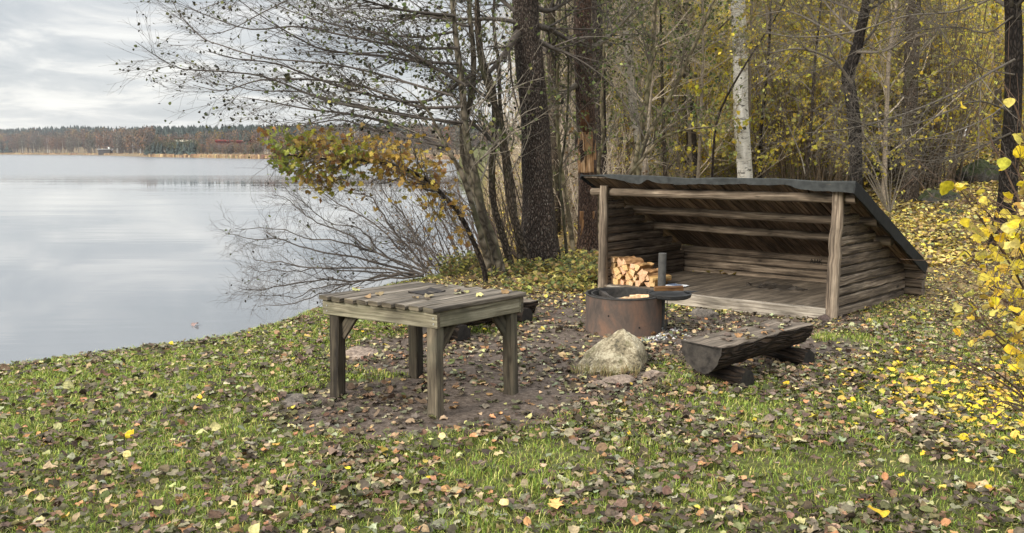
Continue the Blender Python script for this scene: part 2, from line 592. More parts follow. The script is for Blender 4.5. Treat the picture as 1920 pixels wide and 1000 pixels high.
def build_ground():
    X = axis(-5.5, 7.5, .075, -2200, 2200, 1.075)
    Y = axis(2.6, 14.5, .075, -500, 2600, 1.06)
    gx, gy = np.meshgrid(X, Y)
    Z = H(gx, gy)
    V = np.stack([gx, gy, Z], -1).reshape(-1, 3)
    ny, nx = gx.shape
    i = np.arange((ny - 1) * nx).reshape(ny - 1, nx)[:, :-1].ravel()
    F = np.stack([i, i + 1, i + nx + 1, i + nx], 1)
    d = dirt(gx, gy); w = woods(gx, gy)
    far = (gy > 150).astype(float)
    col = np.stack([d, w, far], -1).reshape(-1, 3)
    m, nt, p = new_mat('forest_ground')
    a = attr(nt)
    s = N(nt, 'ShaderNodeSeparateColor', {0: a})
    tc = N(nt, 'ShaderNodeTexCoord').outputs['Object']
    n1 = NOISE(nt, tc, 2.2, 8, .65)
    n2 = NOISE(nt, tc, 26, 6, .68, .3)
    n3 = NOISE(nt, tc, 9, 6, .65, .6)
    soil = RAMP(nt, n2, [(.3, (.045, .034, .026)), (.55, (.105, .082, .066)), (.75, (.19, .155, .128))])
    thatch = RAMP(nt, n2, [(.3, (.03, .036, .010)), (.5, (.075, .085, .022)), (.7, (.16, .165, .05))])
    thatch = MIX(nt, RAMP(nt, n3, [(.45, 0.0), (.62, .8)]), thatch, (.075, .058, .04))
    litter = RAMP(nt, n2, [(.28, (.045, .032, .018)), (.5, (.17, .12, .06)), (.7, (.42, .32, .13))])
    litter = MIX(nt, RAMP(nt, n3, [(.5, 0.0), (.68, .75)]), litter, (.075, .075, .03))
    c = MIX(nt, s.outputs[1], thatch, litter)
    c = MIX(nt, s.outputs[0], c, soil)
    farc = RAMP(nt, NOISE(nt, tc, .05, 6, .6), [(.35, (.13, .10, .06)), (.65, (.21, .155, .09))])
    c = MIX(nt, s.outputs[2], c, farc)
    nt.links.new(c, p.inputs['Base Color'])
    p.inputs['Roughness'].default_value = .95
    p.inputs['Specular IOR Level'].default_value = .15
    bump(nt, p, M(nt, 'ADD', n2, n3), .6, .03)
    o = link('ground', np_mesh('ground', V, [F], None, col, [m], None, True))
    tag(o, kind='structure')


def build_water():
    m, nt, p = new_mat('lake_water')
    tc = N(nt, 'ShaderNodeTexCoord').outputs['Object']
    sep = N(nt, 'ShaderNodeSeparateXYZ', {0: tc})
    yy = sep.outputs[1]
    p.inputs['Base Color'].default_value = (.15, .16, .17, 1)
    p.inputs['IOR'].default_value = 1.9
    p.inputs['Specular IOR Level'].default_value = .75
    wob = M(nt, 'MULTIPLY', M(nt, 'SUBTRACT', NOISE(nt, SCALE(nt, tc, (.004, .03, 1)), 1.0, 4), .5), 60.0)
    windy = N(nt, 'ShaderNodeMapRange', {'Value': M(nt, 'ADD', yy, wob), 'From Min': 76.0, 'From Max': 98.0}, interpolation_type='SMOOTHSTEP').outputs[0]
    patches = RAMP(nt, NOISE(nt, SCALE(nt, tc, (.05, .33, 1)), 1.0, 4, .55), [(.45, 0.0), (.68, 1.0)])
    rough = M(nt, 'ADD', M(nt, 'MULTIPLY', windy, .16), M(nt, 'ADD', M(nt, 'MULTIPLY', patches, .03), .014))
    nt.links.new(rough, p.inputs['Roughness'])
    r1 = NOISE(nt, SCALE(nt, tc, (1.1, 4.0, 1)), 1.0, 3, .5)
    r2 = NOISE(nt, SCALE(nt, tc, (.25, 1.1, 1)), 1.0, 3, .5)
    amp = M(nt, 'ADD', M(nt, 'MULTIPLY', windy, .5), M(nt, 'ADD', M(nt, 'MULTIPLY', patches, .09), .025))
    h = M(nt, 'MULTIPLY', M(nt, 'ADD', M(nt, 'MULTIPLY', r1, .3), r2), amp)
    bump(nt, p, h, .6, .10)
    s = 2400
    xs = np.array([-s, s, s, -s]); ys = np.array([-600, -600, 2600, 2600])
    V = np.stack([xs, ys, np.full(4, WATER_Z)], 1)
    o = link('lake_water', np_mesh('lake_water', V, [np.array([[0, 1, 2, 3]])], None, None, [m]))
    tag(o, kind='structure')


build_ground()
build_water()

# ------------------------------------------------------------------ growing things: branch and leaf generators (all vectorised)


def unit(v):
    return v / np.maximum(np.linalg.norm(v, axis=-1, keepdims=True), 1e-9)


def spline(pts, n):
    P = np.asarray(pts, float)
    Q = np.vstack([2 * P[0] - P[1], P, 2 * P[-1] - P[-2]])
    t = np.linspace(0, len(P) - 1 - 1e-6, n)
    i = t.astype(int); f = (t - i)[:, None]
    a, b, c, d = Q[i], Q[i + 1], Q[i + 2], Q[i + 3]
    return .5 * (2 * b + (c - a) * f + (2 * a - 5 * b + 4 * c - d) * f ** 2 + (3 * b - a - 3 * c + d) * f ** 3)


def path_px(pts, n):
    return spline([D(*p) for p in pts], n)


def sprout(q, P, R, n, L, K=5, t0=.15, t1=1.0, ang=(25, 60), wander=.12, up=0.0, pull=None, pullk=0.0, rr=.55, tap=.25, falloff=.5, rmin=.0012):
    """n children on every polyline of P (m,k,3) with radii R (m,k)"""
    m, k = P.shape[:2]
    idx = np.repeat(np.arange(m), n)
    t = q.uniform(t0, t1, len(idx)) * (k - 1) * .999
    i = t.astype(int); f = (t - i)[:, None]
    base = P[idx, i] * (1 - f) + P[idx, i + 1] * f
    tan = unit(P[idx, i + 1] - P[idx, i])
    rad = R[idx, i] * (1 - f[:, 0]) + R[idx, i + 1] * f[:, 0]
    perp = unit(np.cross(tan, q.normal(size=tan.shape)))
    a = np.radians(q.uniform(ang[0], ang[1], len(idx)))[:, None]
    d = tan * np.cos(a) + perp * np.sin(a)
    ln = L * (1 - falloff * t / (k - 1)) * q.uniform(.55, 1.3, len(idx))
    seg = (ln / (K - 1))[:, None]
    out = np.empty((len(idx), K, 3)); out[:, 0] = base
    for j in range(1, K):
        d = d + wander * q.normal(size=d.shape)
        d[:, 2] += up
        if pull is not None:
            d = d + pullk * np.asarray(pull, float)
        d = unit(d)
        out[:, j] = out[:, j - 1] + d * seg
    r0 = np.maximum(rad * rr, rmin)
    Rn = r0[:, None] * np.linspace(1, tap, K)[None]
    return out, np.maximum(Rn, rmin * .6)


def tubes(P, R, sides):
    m, k = P.shape[:2]
    T = unit(np.gradient(P, axis=1))
    ref = np.tile(np.array([[.31, .52, .79]]), (m, 1))
    bad = np.abs((unit(P[:, -1] - P[:, 0]) * ref).sum(1)) > .9
    ref[bad] = (.9, -.4, .1)
    S = unit(np.cross(T, ref[:, None, :]))
    U = np.cross(T, S)
    a = np.linspace(0, 2 * math.pi, sides, endpoint=False)
    V = P[:, :, None, :] + R[:, :, None, None] * (np.cos(a)[None, None, :, None] * S[:, :, None, :] + np.sin(a)[None, None, :, None] * U[:, :, None, :])
    base = (np.arange(m) * k * sides)[:, None, None]
    i = np.arange(k - 1)[None, :, None] * sides
    j = np.arange(sides)[None, None, :]
    j2 = (j + 1) % sides
    F = np.stack(np.broadcast_arrays(base + i + j, base + i + j2, base + i + sides + j2, base + i + sides + j), -1).reshape(-1, 4)
    return V.reshape(-1, 3), F


class Veg:
    def __init__(self):
        self.V, self.F, self.C, self.n = [], {}, [], 0

    def add(self, V, F, col):
        self.V.append(V)
        for f in F:
            self.F.setdefault(f.shape[1], []).append(f + self.n)
        col = np.asarray(col, float)
        if col.ndim == 1:
            col = np.tile(col, (len(V), 1))
        self.C.append(col)
        self.n += len(V)

    def branches(self, P, R, sides, col, q=None, var=.2):
        V, F = tubes(P, R, sides)
        c = np.tile(np.asarray(col, float), (len(P), 1))
        if q is not None:
            c = c * (1 + var * q.normal(size=(len(P), 1)))
        self.add(V, [F], np.repeat(np.clip(c, .004, 1), P.shape[1] * sides, 0))

    def mesh(self, name, mats, smooth=True, off=None):
        V = np.concatenate(self.V)
        if off is not None:
            V = V - np.asarray(off, float)
        return np_mesh(name, V, [np.concatenate(f) for f in self.F.values()], None, np.concatenate(self.C), mats, None, smooth)


def leaf_shape(kind, fold=.25, curl=.3, q=None):
    """one leaf in the xy plane, stalk at the origin, length 1 along y"""
    if kind == 'card':
        V = np.array([[0, 0, 0], [.42, .5, fold], [0, 1, -curl * .3], [-.42, .5, fold]], float)
        return V, [np.array([[0, 1, 2], [0, 2, 3]])]
    if kind == 'round':
        ys = [.04, .17, .34, .54, .74, .90]; ws = [.15, .36, .46, .45, .33, .16]
    elif kind == 'oval':
        ys = [.07, .22, .42, .62, .82, .93]; ws = [.10, .25, .33, .31, .18, .08]
    elif kind == 'oak':
        ys = [.10, .26, .36, .52, .62, .78, .88]; ws = [.07, .25, .13, .36, .20, .33, .14]
    if kind == 'maple':
        ang = np.radians([-90, -60, -22, 2, 20, 48, 66, 90, 114, 132, 160, 178, 202, 240])
        r = np.array([.05, .36, .50, .36, .58, .44, .52, .66, .52, .44, .58, .36, .50, .36])
        x = np.cos(ang) * r; y = np.sin(ang) * r + .35
        z = fold * np.abs(x) - curl * (y - .4) ** 2
        V = np.concatenate([[[0, .35, 0]], np.stack([x, y, z], 1)])
        n = len(ang)
        F = np.array([[0, 1 + i, 1 + (i + 1) % n] for i in range(n)])
        return V, [F]
    V = [[0, 0, 0]]
    for y, w in zip(ys, ws):
        zc = -curl * (y - .5) ** 2
        jl, jr = (0, 0) if q is None else q.normal(size=2) * .07
        V += [[-w, y + jl * .5, zc + fold * w + jl], [0, y, zc], [w, y + jr * .5, zc + fold * w + jr]]
    V.append([0, 1, -curl * .25])
    n = len(ys)
    tris = [[0, 2, 1], [0, 3, 2]]
    quads = []
    for i in range(n - 1):
        a, b = 1 + 3 * i, 4 + 3 * i
        quads += [[a, a + 1, b + 1, b], [a + 1, a + 2, b + 2, b + 1]]
    e = 1 + 3 * (n - 1)
    tris += [[e, e + 1, e + 3], [e + 1, e + 2, e + 3]]
    return np.array(V, float), [np.array(tris), np.array(quads)]


def rots(q, n, tilt, yaw=None):
    """random yaw, leaf plane tilted by up to 'tilt' (array or number, radians)"""
    yaw = q.uniform(0, 6.283, n) if yaw is None else yaw
    ax = q.uniform(0, 6.283, n)
    t = tilt * np.sqrt(q.uniform(0, 1, n))
    c, s = np.cos(yaw), np.sin(yaw)
    Z = np.zeros((n, 3, 3)); Z[:, 0, 0] = c; Z[:, 0, 1] = -s; Z[:, 1, 0] = s; Z[:, 1, 1] = c; Z[:, 2, 2] = 1
    ux, uy = np.cos(ax), np.sin(ax)
    ct, st = np.cos(t), np.sin(t)
    A = np.zeros((n, 3, 3))
    A[:, 0, 0] = ct + ux * ux * (1 - ct); A[:, 0, 1] = ux * uy * (1 - ct); A[:, 0, 2] = uy * st
    A[:, 1, 0] = ux * uy * (1 - ct); A[:, 1, 1] = ct + uy * uy * (1 - ct); A[:, 1, 2] = -ux * st
    A[:, 2, 0] = -uy * st; A[:, 2, 1] = ux * st; A[:, 2, 2] = ct
    return A @ Z


def scatter(veg, tmpl, pos, Rm, size, col):
    V0, F0 = tmpl
    n, k = len(pos), len(V0)
    V = np.einsum('nij,kj->nki', Rm, V0) * np.asarray(size)[:, None, None] + pos[:, None, :]
    off = (np.arange(n) * k)[:, None, None]
    veg.add(V.reshape(-1, 3), [(f[None] + off).reshape(-1, f.shape[1]) for f in F0], np.repeat(col, k, 0))


def pick(q, pal, n, var=.18):
    w = np.array([p[1] for p in pal], float)
    c = np.array([p[0] for p in pal], float)
    i = q.choice(len(pal), n, p=w / w.sum())
    return np.clip(c[i] * np.exp(var * q.normal(size=(n, 1))) * (1 + .06 * q.normal(size=(n, 3))), .004, .9)


def on_twigs(q, P, n, t0=.2):
    i = q.integers(0, len(P), n)
    t = q.uniform(t0, 1, n) * (P.shape[1] - 1) * .999
    j = t.astype(int); f = (t - j)[:, None]
    return P[i, j] * (1 - f) + P[i, j + 1] * f


def hang_leaves(veg, q, pts, size, pal, kind='card', tilt=1.5, var=.18):
    n = len(pts)
    if not n:
        return
    parts = np.array_split(q.permutation(n), 4)
    for p in parts:
        if len(p):
            t = leaf_shape(kind, q.uniform(.1, .45), q.uniform(0, .6))
            scatter(veg, t, pts[p], rots(q, len(p), tilt), size * q.uniform(.6, 1.25, len(p)), pick(q, pal, len(p), var))


def stalks(veg, q, tw, pos, r, col):
    """a thin twig from the nearest branch to every leaf"""
    src = np.empty_like(pos)
    for i in range(0, len(pos), 200):
        d = ((pos[i:i + 200, None] - tw[None]) ** 2).sum(-1)
        src[i:i + 200] = tw[d.argmin(1)]
    t = np.linspace(0, 1, 5)[None, :, None]
    P = src[:, None] * (1 - t) + pos[:, None] * t
    ln = np.linalg.norm(pos - src, axis=1)[:, None, None]
    P = P + (t * (1 - t)) * ln * .5 * q.normal(size=(len(pos), 1, 3))
    veg.branches(P, np.full(P.shape[:2], r), 3, col)


def trunk(path, radii, name, mat, parent, sides=18, rough=.045, flare=0.0, q=None, off=None, col=None):
    q = q or rng
    P = np.asarray(path, float); n = len(P)
    R = np.interp(np.linspace(0, 1, n), np.linspace(0, 1, len(radii)), radii)
    T = unit(np.gradient(P, axis=0))
    S = unit(np.cross(T, np.array([0.0, 1, .05]))); U = np.cross(T, S)
    L = np.concatenate([[0], np.cumsum(np.linalg.norm(np.diff(P, axis=0), axis=1))])
    a = np.linspace(0, 2 * math.pi, sides + 1)
    aa = a % (2 * math.pi - 1e-9)
    ph = q.uniform(0, 6.28, 6)
    rr = R[:, None] * (1 + rough * (np.sin(3 * aa[None] + ph[0] + 2.1 * L[:, None]) + .7 * np.sin(5 * aa[None] + ph[1] - 3.3 * L[:, None]) + .6 * np.sin(2 * aa[None] + ph[2] + 5 * L[:, None])))
    if flare:
        rr = rr * (1 + flare * np.exp(-L[:, None] / (2.0 * R[0])) * (1 + .45 * np.sin(5 * aa[None] + ph[3])))
    rr[:, -1] = rr[:, 0]
    V = P[:, None] + rr[..., None] * (np.cos(a)[None, :, None] * S[:, None] + np.sin(a)[None, :, None] * U[:, None])
    uv = np.stack(np.broadcast_arrays(L[:, None] + ph[4] * 3, a[None] * R.mean() + ph[5]), -1)
    k = sides + 1
    i = (np.arange(n - 1)[:, None] * k + np.arange(sides)[None]).ravel()
    F = np.stack([i, i + 1, i + k + 1, i + k], 1)
    V = V.reshape(-1, 3)
    if off is not None:
        V = V - np.asarray(off, float)
    c = np.ones((len(V), 3)) if col is None else np.tile(np.asarray(col, float), (len(V), 1))
    return link(name, np_mesh(name, V, [F], uv.reshape(-1, 2), c, [mat], None, True), parent)


# ------------------------------------------------------------------ picnic table
def build_table():
    c = [np.array(v) for v in ((-1.417, 6.162, .76), (-.512, 5.624, .76), (.112, 6.282, .76), (-.793, 6.82, .76))]   # left, front, right, back
    org = c[1]
    u = unit(c[0] - c[1]); v = unit(c[2] - c[1]); lu = np.linalg.norm(c[0] - c[1]); lv = np.linalg.norm(c[2] - c[1])
    root = empty('wooden_table', ((c[0] + c[2]) / 2 * np.array([1, 1, 0])), 'weathered square plank table standing on four posts on the bare earth', 'table')
    base = np.array(root.location)
    q = np.random.default_rng(3)
    # planks run away from the left edge
    mb = MB(); n = 9; w = lu / n
    for k in range(n):
        a = (k + .5) * w
        p0 = org + u * a - v * q.uniform(.004, .02) + np.array([0, 0, -.016 + q.normal() * .0015])
        p1 = org + u * a + v * (lv + q.uniform(0, .012)) + np.array([0, 0, -.016 + q.normal() * .0015])
        mb.loft(line(p0, p1, 9), rect(w - q.uniform(.010, .016), .032, .006), jit=.0012, tint=q.uniform(.78, 1.15) * np.array([1, 1, 1.0]), cap=1)
    mb.build('tabletop', [WOOD_TABLE, WOOD_LEG], root, base)
    # scorched square in the middle
    mb = MB(); cc = org + u * lu * .52 + v * lv * .56 + np.array([0, 0, .0015])
    mb.loft(line(cc - v * .11, cc + v * .11, 6), rect(.17, .003, .001), jit=.006, cap=0)
    mb.build('scorch_mark', [plain_mat('charred_wood', (.008, .007, .007), (.03, .025, .022), 30)], root, base)
    zt, hb = .728, .115

    def apron(p, d, ln, off, tint, mat):
        b = MB()
        s = p + np.array([0, 0, zt - .76 - hb / 2])
        b.loft(line(s, s + d * ln, 8), rect(.034, hb, .005), jit=.0014, tint=tint)
        return b.build('apron_board', [mat, WOOD_LEG], root, base)

    ins = .02
    f0 = org + v * (ins + .017) + u * .012
    ap = apron(f0, u, lu - .02, 0, 1.05, WOOD_APRON)
    # screws in the front corner of the pale apron
    for dz, du in ((-.085, .03), (-.045, .03), (-.085, lu - .06), (-.045, lu - .06)):
        b = MB(); pp = f0 + u * du + np.array([0, 0, zt - .76 + dz]) - np.cross(u, (0, 0, 1)) * 0
        nrm = unit(np.cross(u, np.array([0, 0, 1.0]))); nrm = nrm if nrm @ (cC - pp) > 0 else -nrm
        b.loft(line(pp + nrm * .0165, pp + nrm * .0205, 2), circ(.006, 10), up=(.1, .2, 1), cap=0)
        s = b.build('screw', [plain_mat('zinc', (.45, .45, .45), (.6, .6, .6), 10, .35, .1, .002, .8)], None, base)
        s.parent = ap
    apron(org + u * (ins + .017) + v * .045, v, lv - .06, 0, .78, WOOD_APRON)
    apron(org + v * (lv - ins - .017) + u * .012, u, lu - .02, 0, .9, WOOD_APRON)
    apron(org + u * (lu - ins - .017) + v * .045, v, lv - .09, 0, .8, WOOD_APRON)
    feet = [(-.522, 5.546), (-1.309, 6.085), (.008, 6.154), (-.77, 6.684)]
    tint = [1.15, .6, .75, .5]  # shade on the legs put into their tint, front leg left lighter
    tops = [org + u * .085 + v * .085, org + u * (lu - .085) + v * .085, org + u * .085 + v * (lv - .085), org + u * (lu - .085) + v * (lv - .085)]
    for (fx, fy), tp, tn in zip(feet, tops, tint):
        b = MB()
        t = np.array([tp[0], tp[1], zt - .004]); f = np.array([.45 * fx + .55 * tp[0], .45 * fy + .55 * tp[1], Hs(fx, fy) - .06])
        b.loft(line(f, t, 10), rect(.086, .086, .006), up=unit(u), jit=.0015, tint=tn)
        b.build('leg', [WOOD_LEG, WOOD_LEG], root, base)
    # slanting knee braces beside the posts
    for tp, d in ((tops[0], v), (tops[1], -u), (tops[2], -v), (tops[3], -u)):
        b = MB()
        s = np.array([tp[0], tp[1], .46]) + d * .03; e = np.array([tp[0], tp[1], .635]) + d * .165
        b.loft(line(s, e, 5), rect(.03, .085, .004), up=(0, 0, 1), jit=.001, tint=.85)
        b.build('brace', [WOOD_LEG, WOOD_LEG], root, base)
    return org, u, v, lu, lv


TBL = build_table()

# ------------------------------------------------------------------ lean-to shelter
L0 = np.array([1.211, 11.357, 0.0]); SW, SDp = 3.231, 1.88
E1 = np.array([.696, -.718, 0.0]); E1 /= np.linalg.norm(E1); E2 = np.array([-E1[1], E1[0], 0])
ZV = np.array([0, 0, 1.0])


def S(a, b, z):
    return L0 + E1 * a + E2 * b + ZV * z


def floor_z(a): return .035 + .095 * a / SW
def roof_z(b): return 1.425 - .505 * b             # top of the boards


def build_shelter():
    q = np.random.default_rng(5)
    root = empty('lean_to_shelter', S(SW / 2, SDp / 2, 0), 'open fronted log lean to shelter with a sloping felt roof', 'shelter')
    base = np.array(root.location)
    # walls of squared logs
    h = .112

    def wall_log(mb, p0, p1, hh, tint):
        mb.loft(line(p0, p1, 14), [(x * 1, y) for x, y in rect(.085, hh, .020)], jit=.003, tint=tint, wav=.02, smooth=False)

    for side in (0, 1):
        mb = MB(); a = .0 if side == 0 else SW - .01
        z = (-.10 if side == 0 else .01)
        k = 0
        while z < 1.22:
            hh = h * q.uniform(.9, 1.08)
            top = z + hh
            bend = min(SDp - .03, (1.425 - .06 - top) / .505)
            if bend > .12:
                mb.loft(line(S(a, .055, z + hh / 2), S(a, bend, z + hh / 2 + q.normal() * .006), 14), rect(.085, hh - .014, .016), jit=.003, tint=q.uniform(.85, 1.15), wav=.015)
                mb.loft(line(S(a, .06, z), S(a, bend, z), 4), rect(.045, .04, .004), tint=.3)  # core strip tinted dark to paint the shade inside the log gap
            z = top + .001; k += 1
        mb.build('side_wall', [WOOD_SHELTER, END_GRAIN], root, base)
    # back wall runs out past the right corner
    mb = MB(); z = -.06
    while z < .40:
        hh = .098 * q.uniform(.9, 1.1)
        mb.loft(line(S(-.2, SDp + .045, z + hh / 2 - .03), S(SW + .24 + q.normal() * .012, SDp + .045, z + hh / 2 + .03), 22), rect(.1, hh - .014, .016), jit=.003, tint=q.uniform(.9, 1.2), wav=.015)
        mb.loft(line(S(-.19, SDp + .05, z - .03), S(SW + .22, SDp + .05, z + .03), 4), rect(.05, .04, .004), tint=.3)  # dark tinted core again paints shade into the back wall gaps
        z += hh + .001
    bw = mb.build('back_wall', [WOOD_SHELTER, END_GRAIN], root, base)
    # carved letters A M K on the back wall
    mb = MB()
    la, lz, lb = 2.02, .335, SDp - .008

    def stroke(x0, z0, x1, z1):
        s = .062
        mb.loft(line(S(la + x0 * s, lb, lz + z0 * s), S(la + x1 * s, lb, lz + z1 * s), 3), rect(.007, .006, .001), up=E2, mi=0, cap=0)
    for st in ((0, 0, .35, 1), (.35, 1, .7, 0), (.15, .4, .55, .4), (.95, 0, 1.0, 1), (1.0, 1, 1.35, .25), (1.35, .25, 1.7, 1), (1.7, 1, 1.75, 0), (2.05, 0, 2.05, 1), (2.6, 1, 2.05, .45), (2.2, .5, 2.65, 0)):
        stroke(*st)
    cl = mb.build('carved_letters', [plain_mat('dark_cut', (.012, .01, .008), (.02, .016, .012), 20)], None, base)
    cl.parent = bw
    # floor boards run from front to back
    mb = MB(); n = 24; w = (SW - .12) / n
    for k in range(n):
        a = .06 + (k + .5) * w
        mb.loft(line(S(a, -.03, floor_z(a) - .016 + q.normal() * .002), S(a, SDp - .01, floor_z(a) - .016), 6), rect(w - .007, .03, .004), jit=.001, tint=q.uniform(.72, 1.12))
    fl = mb.build('floor', [WOOD_FLOOR, END_GRAIN], root, base)
    mb = MB()
    ctr = S(2.0, 1.05, floor_z(2.0) + .002)
    pts = [ctr + E1 * (x) for x in np.linspace(-.42, .4, 9)]
    mb.loft(pts, rect(.34, .003, .001), jit=.02, cap=0, scales=[.25, .55, .8, 1, .9, 1, .7, .5, .2])
    sp = mb.build('burnt_patch', [plain_mat('burnt_floor', (.016, .013, .011), (.05, .04, .03), 14)], None, base); sp.parent = fl
    # front sill beam under the floor
    mb = MB()
    mb.loft(line(S(.15, -.045, floor_z(.15) - .08), S(SW - .04, -.045, floor_z(SW) - .08), 12), rect(.07, .15, .012), jit=.002, tint=1.05)
    mb.build('sill_beam', [WOOD_SILL, END_GRAIN], root, base)
    # round posts
    for (a, zb, zt, r) in ((0.0, -.16, 1.355, .062), (SW - .02, -.08, 1.392, .066)):
        mb = MB(); p = line(S(a + .01, 0.0, zb), S(a + .015, .01, zt), 16, .0)
        p[1:-1] += q.normal(size=(14, 3)) * np.array([.004, .004, 0])
        mb.loft(p, circ(r, 18, .02, int(a)), up=E2, jit=.0008, smooth=True, scales=np.linspace(1.1, .93, 16) * (1 + .008 * np.sin(np.arange(16) * 1.3)), tint=1.05)
        mb.build('post', [WOOD_POST, END_GRAIN], root, base)
    # front beam and purlins
    for (b, z0, z1, a0, a1, r) in ((.10, 1.262, 1.312, -.27, SW + .16, .056), (.66, 1.005, 1.035, -.12, SW + .17, .058), (1.13, .765, .785, -.1, SW + .14, .055)):
        mb = MB(); p = line(S(a0, b, z0), S(a1, b, z1), 18)
        p[1:-1] += q.normal(size=(16, 3)) * .003
        mb.loft(p, circ(r, 16, .025, int(b * 10)), jit=.001, smooth=True, scales=np.linspace(.92, 1.04, 18), tint=1.0)
        mb.build('roof_beam', [WOOD_POST, END_GRAIN], root, base)
    # roof boards, with felt over them
    mb = MB(); a = -.24; af, bf, br = 3.42, -.12, 1.95
    while a < af - .05:
        w = q.uniform(.105, .135); w = min(w, af - a)
        jf = q.normal() * .008
        up = np.array([0, 0, 1.0])
        mb.loft(line(S(a + w / 2, bf + jf, roof_z(bf) - .012 - q.uniform(0, .006)), S(a + w / 2, br - .02, roof_z(br) - .012), 8), rect(w - .008, .024, .004), up=up, jit=.001, tint=q.uniform(.6, 1.2))
        a += w
    rf = mb.build('roof', [WOOD_ROOF, END_GRAIN], root, base)
    # felt: sheet, turned down along the front, with a torn lower edge at the left
    na, nb = 90, 12
    A = np.linspace(-.26, 3.47, na)
    V, F, C = [], [], []
    top = [(b, roof_z(b) + .012) for b in np.linspace(br, bf - .012, nb)]
    for i, a_ in enumerate(A):
        drop = np.interp(a_, [-.26, .15, .22, .55, .68, .74, .82, .92, 1.0, 1.2, 2.2, 2.75, 2.8, 3.47], [.02, .02, .045, .10, .105, .095, .045, .08, .098, .088, .07, .075, .10, .125]) + .005 * math.sin(a_ * 11) + q.normal() * .002
        wave = .006 * math.sin(a_ * 3.1) + .004 * math.sin(a_ * 7.7)
        ring = [S(a_, b, z + wave + .004 * math.sin(b * 5 + a_ * 4)) for b, z in top]
        zf = top[-1][1]
        for t in (.15, .5, 1.0):
            ring.append(S(a_, bf - .018 - .006 * math.sin(a_ * 9) * t, zf + wave - drop * t))
        for t in (1.0, .5, .1):
            ring.append(S(a_, bf - .013 - .006 * math.sin(a_ * 9) * t, zf + wave - drop * t + .0))
        V += ring
    V = np.array(V); k = nb + 6
    for i in range(na - 1):
        for j in range(k - 1):
            F.append([i * k + j, (i + 1) * k + j, (i + 1) * k + j + 1, i * k + j + 1])
    fe = link('roofing_felt', np_mesh('roofing_felt', V - base, [np.array(F)], None, np.ones((len(V), 3)), [FELT], None, False), None)
    fe.parent = rf
    # dark verge board along the right slope (and the left)
    for a_, dz in ((af + .045, .135), (-.275, .06)):
        mb = MB()
        mb.loft(line(S(a_, bf - .02, roof_z(bf) + .022 - dz / 2), S(a_, br + .0, roof_z(br) + .022 - dz / 2), 14), rect(.022, dz, .004), jit=.002, tint=.3, mi=0, cap=0)
        mb.build('verge_board', [FELT], root, base)


build_shelter()

# ------------------------------------------------------------------ stacked firewood: every split log on its own
def build_firewood():
    q = np.random.default_rng(9)
    protos = []
    for k in range(8):
        mb = MB()
        kind = k % 3
        r = q.uniform(.052, .068)
        if kind == 0:
            sec = [(-.9 * r, -.55 * r), (.9 * r, -.6 * r), (.55 * r, .25 * r), (0, .85 * r), (-.6 * r, .3 * r)]
        elif kind == 1:
            sec = [(-.75 * r, -.7 * r), (.7 * r, -.6 * r), (.8 * r, .45 * r), (-.65 * r, .7 * r)]
        else:
            sec = [(-.85 * r, -.4 * r), (-.2 * r, -.75 * r), (.75 * r, -.55 * r), (.85 * r, .1 * r), (-.1 * r, .8 * r)]
        ln = q.uniform(.29, .36)
        mb.loft(line((0, -ln / 2, 0), (0, ln / 2, 0), 6, .004, k), sec, jit=.003, tint=np.array([1, q.uniform(.88, 1.02), q.uniform(.8, 1)]) * q.uniform(.8, 1.1))
        o = mb.build('firewood_log', [SPLIT_WOOD, SPLIT_END])
        protos.append(o)
    rows = [(8, .05), (8, .085), (7, .05), (5, .08), (3, .09)]
    n = 0
    ang = math.atan2(E2[1], E2[0]) - math.pi / 2
    z = 0.035
    for ri, (cnt, a0) in enumerate(rows):
        for c in range(cnt):
            a = a0 + .095 * c + q.normal() * .008
            p = S(a + .03, .28 + q.normal() * .018, floor_z(a) + z + q.normal() * .006)
            o = protos[n % 8]
            if n >= 8:
                o = o.copy(); COL.objects.link(o)
            o.location = p
            o.rotation_euler = (q.normal() * .03, q.choice([0, math.pi, 1.57, -.5]) + q.normal() * .5, ang + q.normal() * .11 - .1)
            lab = 'split birch firewood log lying in the stack inside the shelter'
            tag(o, lab, 'firewood', 'split firewood logs stacked in the shelter')
            n += 1
        z += .068


build_firewood()

# paper on the shelter floor
def build_paper():
    root = empty('folded_paper', S(.93, .40, floor_z(.93) + .004), 'white and blue folded paper lying beside the firewood stack', 'paper')
    b = np.array(root.location)
    mb = MB(); c = b + ZV * .005
    mb.loft(line(c - E1 * .13, c + E1 * .13, 7), rect(.2, .006, .001), jit=.003, cap=0)
    mb.build('page', [plain_mat('white_page', (.55, .57, .6), (.7, .72, .75), 12)], root, b)
    mb = MB(); c = b + ZV * .012 - E1 * .02
    mb.loft(line(c - E1 * .1, c + E1 * .08, 5), rect(.13, .004, .001), jit=.002, cap=0)
    mb.build('cover', [plain_mat('blue_print', (.06, .09, .16), (.16, .2, .28), 20)], root, b)


build_paper()

# ------------------------------------------------------------------ fire ring with its griddle
RC = np.array([1.135, 8.53])


def lathe(mb, prof, c, sides, tint=1.0, mi=0, sm=True, rough=0.0):
    n = len(prof); a = np.linspace(0, 2 * math.pi, sides + 1)
    V, UV = [], []
    L = 0
    for i, (r, z) in enumerate(prof):
        if i: L += math.hypot(r - prof[i - 1][0], z - prof[i - 1][1])
        for t in a:
            rr = r * (1 + rough * math.sin(3 * t + 1) + rough * .6 * math.sin(7 * t))
            V.append([c[0] + rr * math.cos(t), c[1] + rr * math.sin(t), z]); UV.append([t * .4 + 3, L])
    k = sides + 1
    F = [[i * k + j, i * k + j + 1, (i + 1) * k + j + 1, (i + 1) * k + j] for i in range(n - 1) for j in range(sides)]
    mb.add(np.array(V), F, np.array(UV), np.full((len(V), 3), tint), mi, sm)


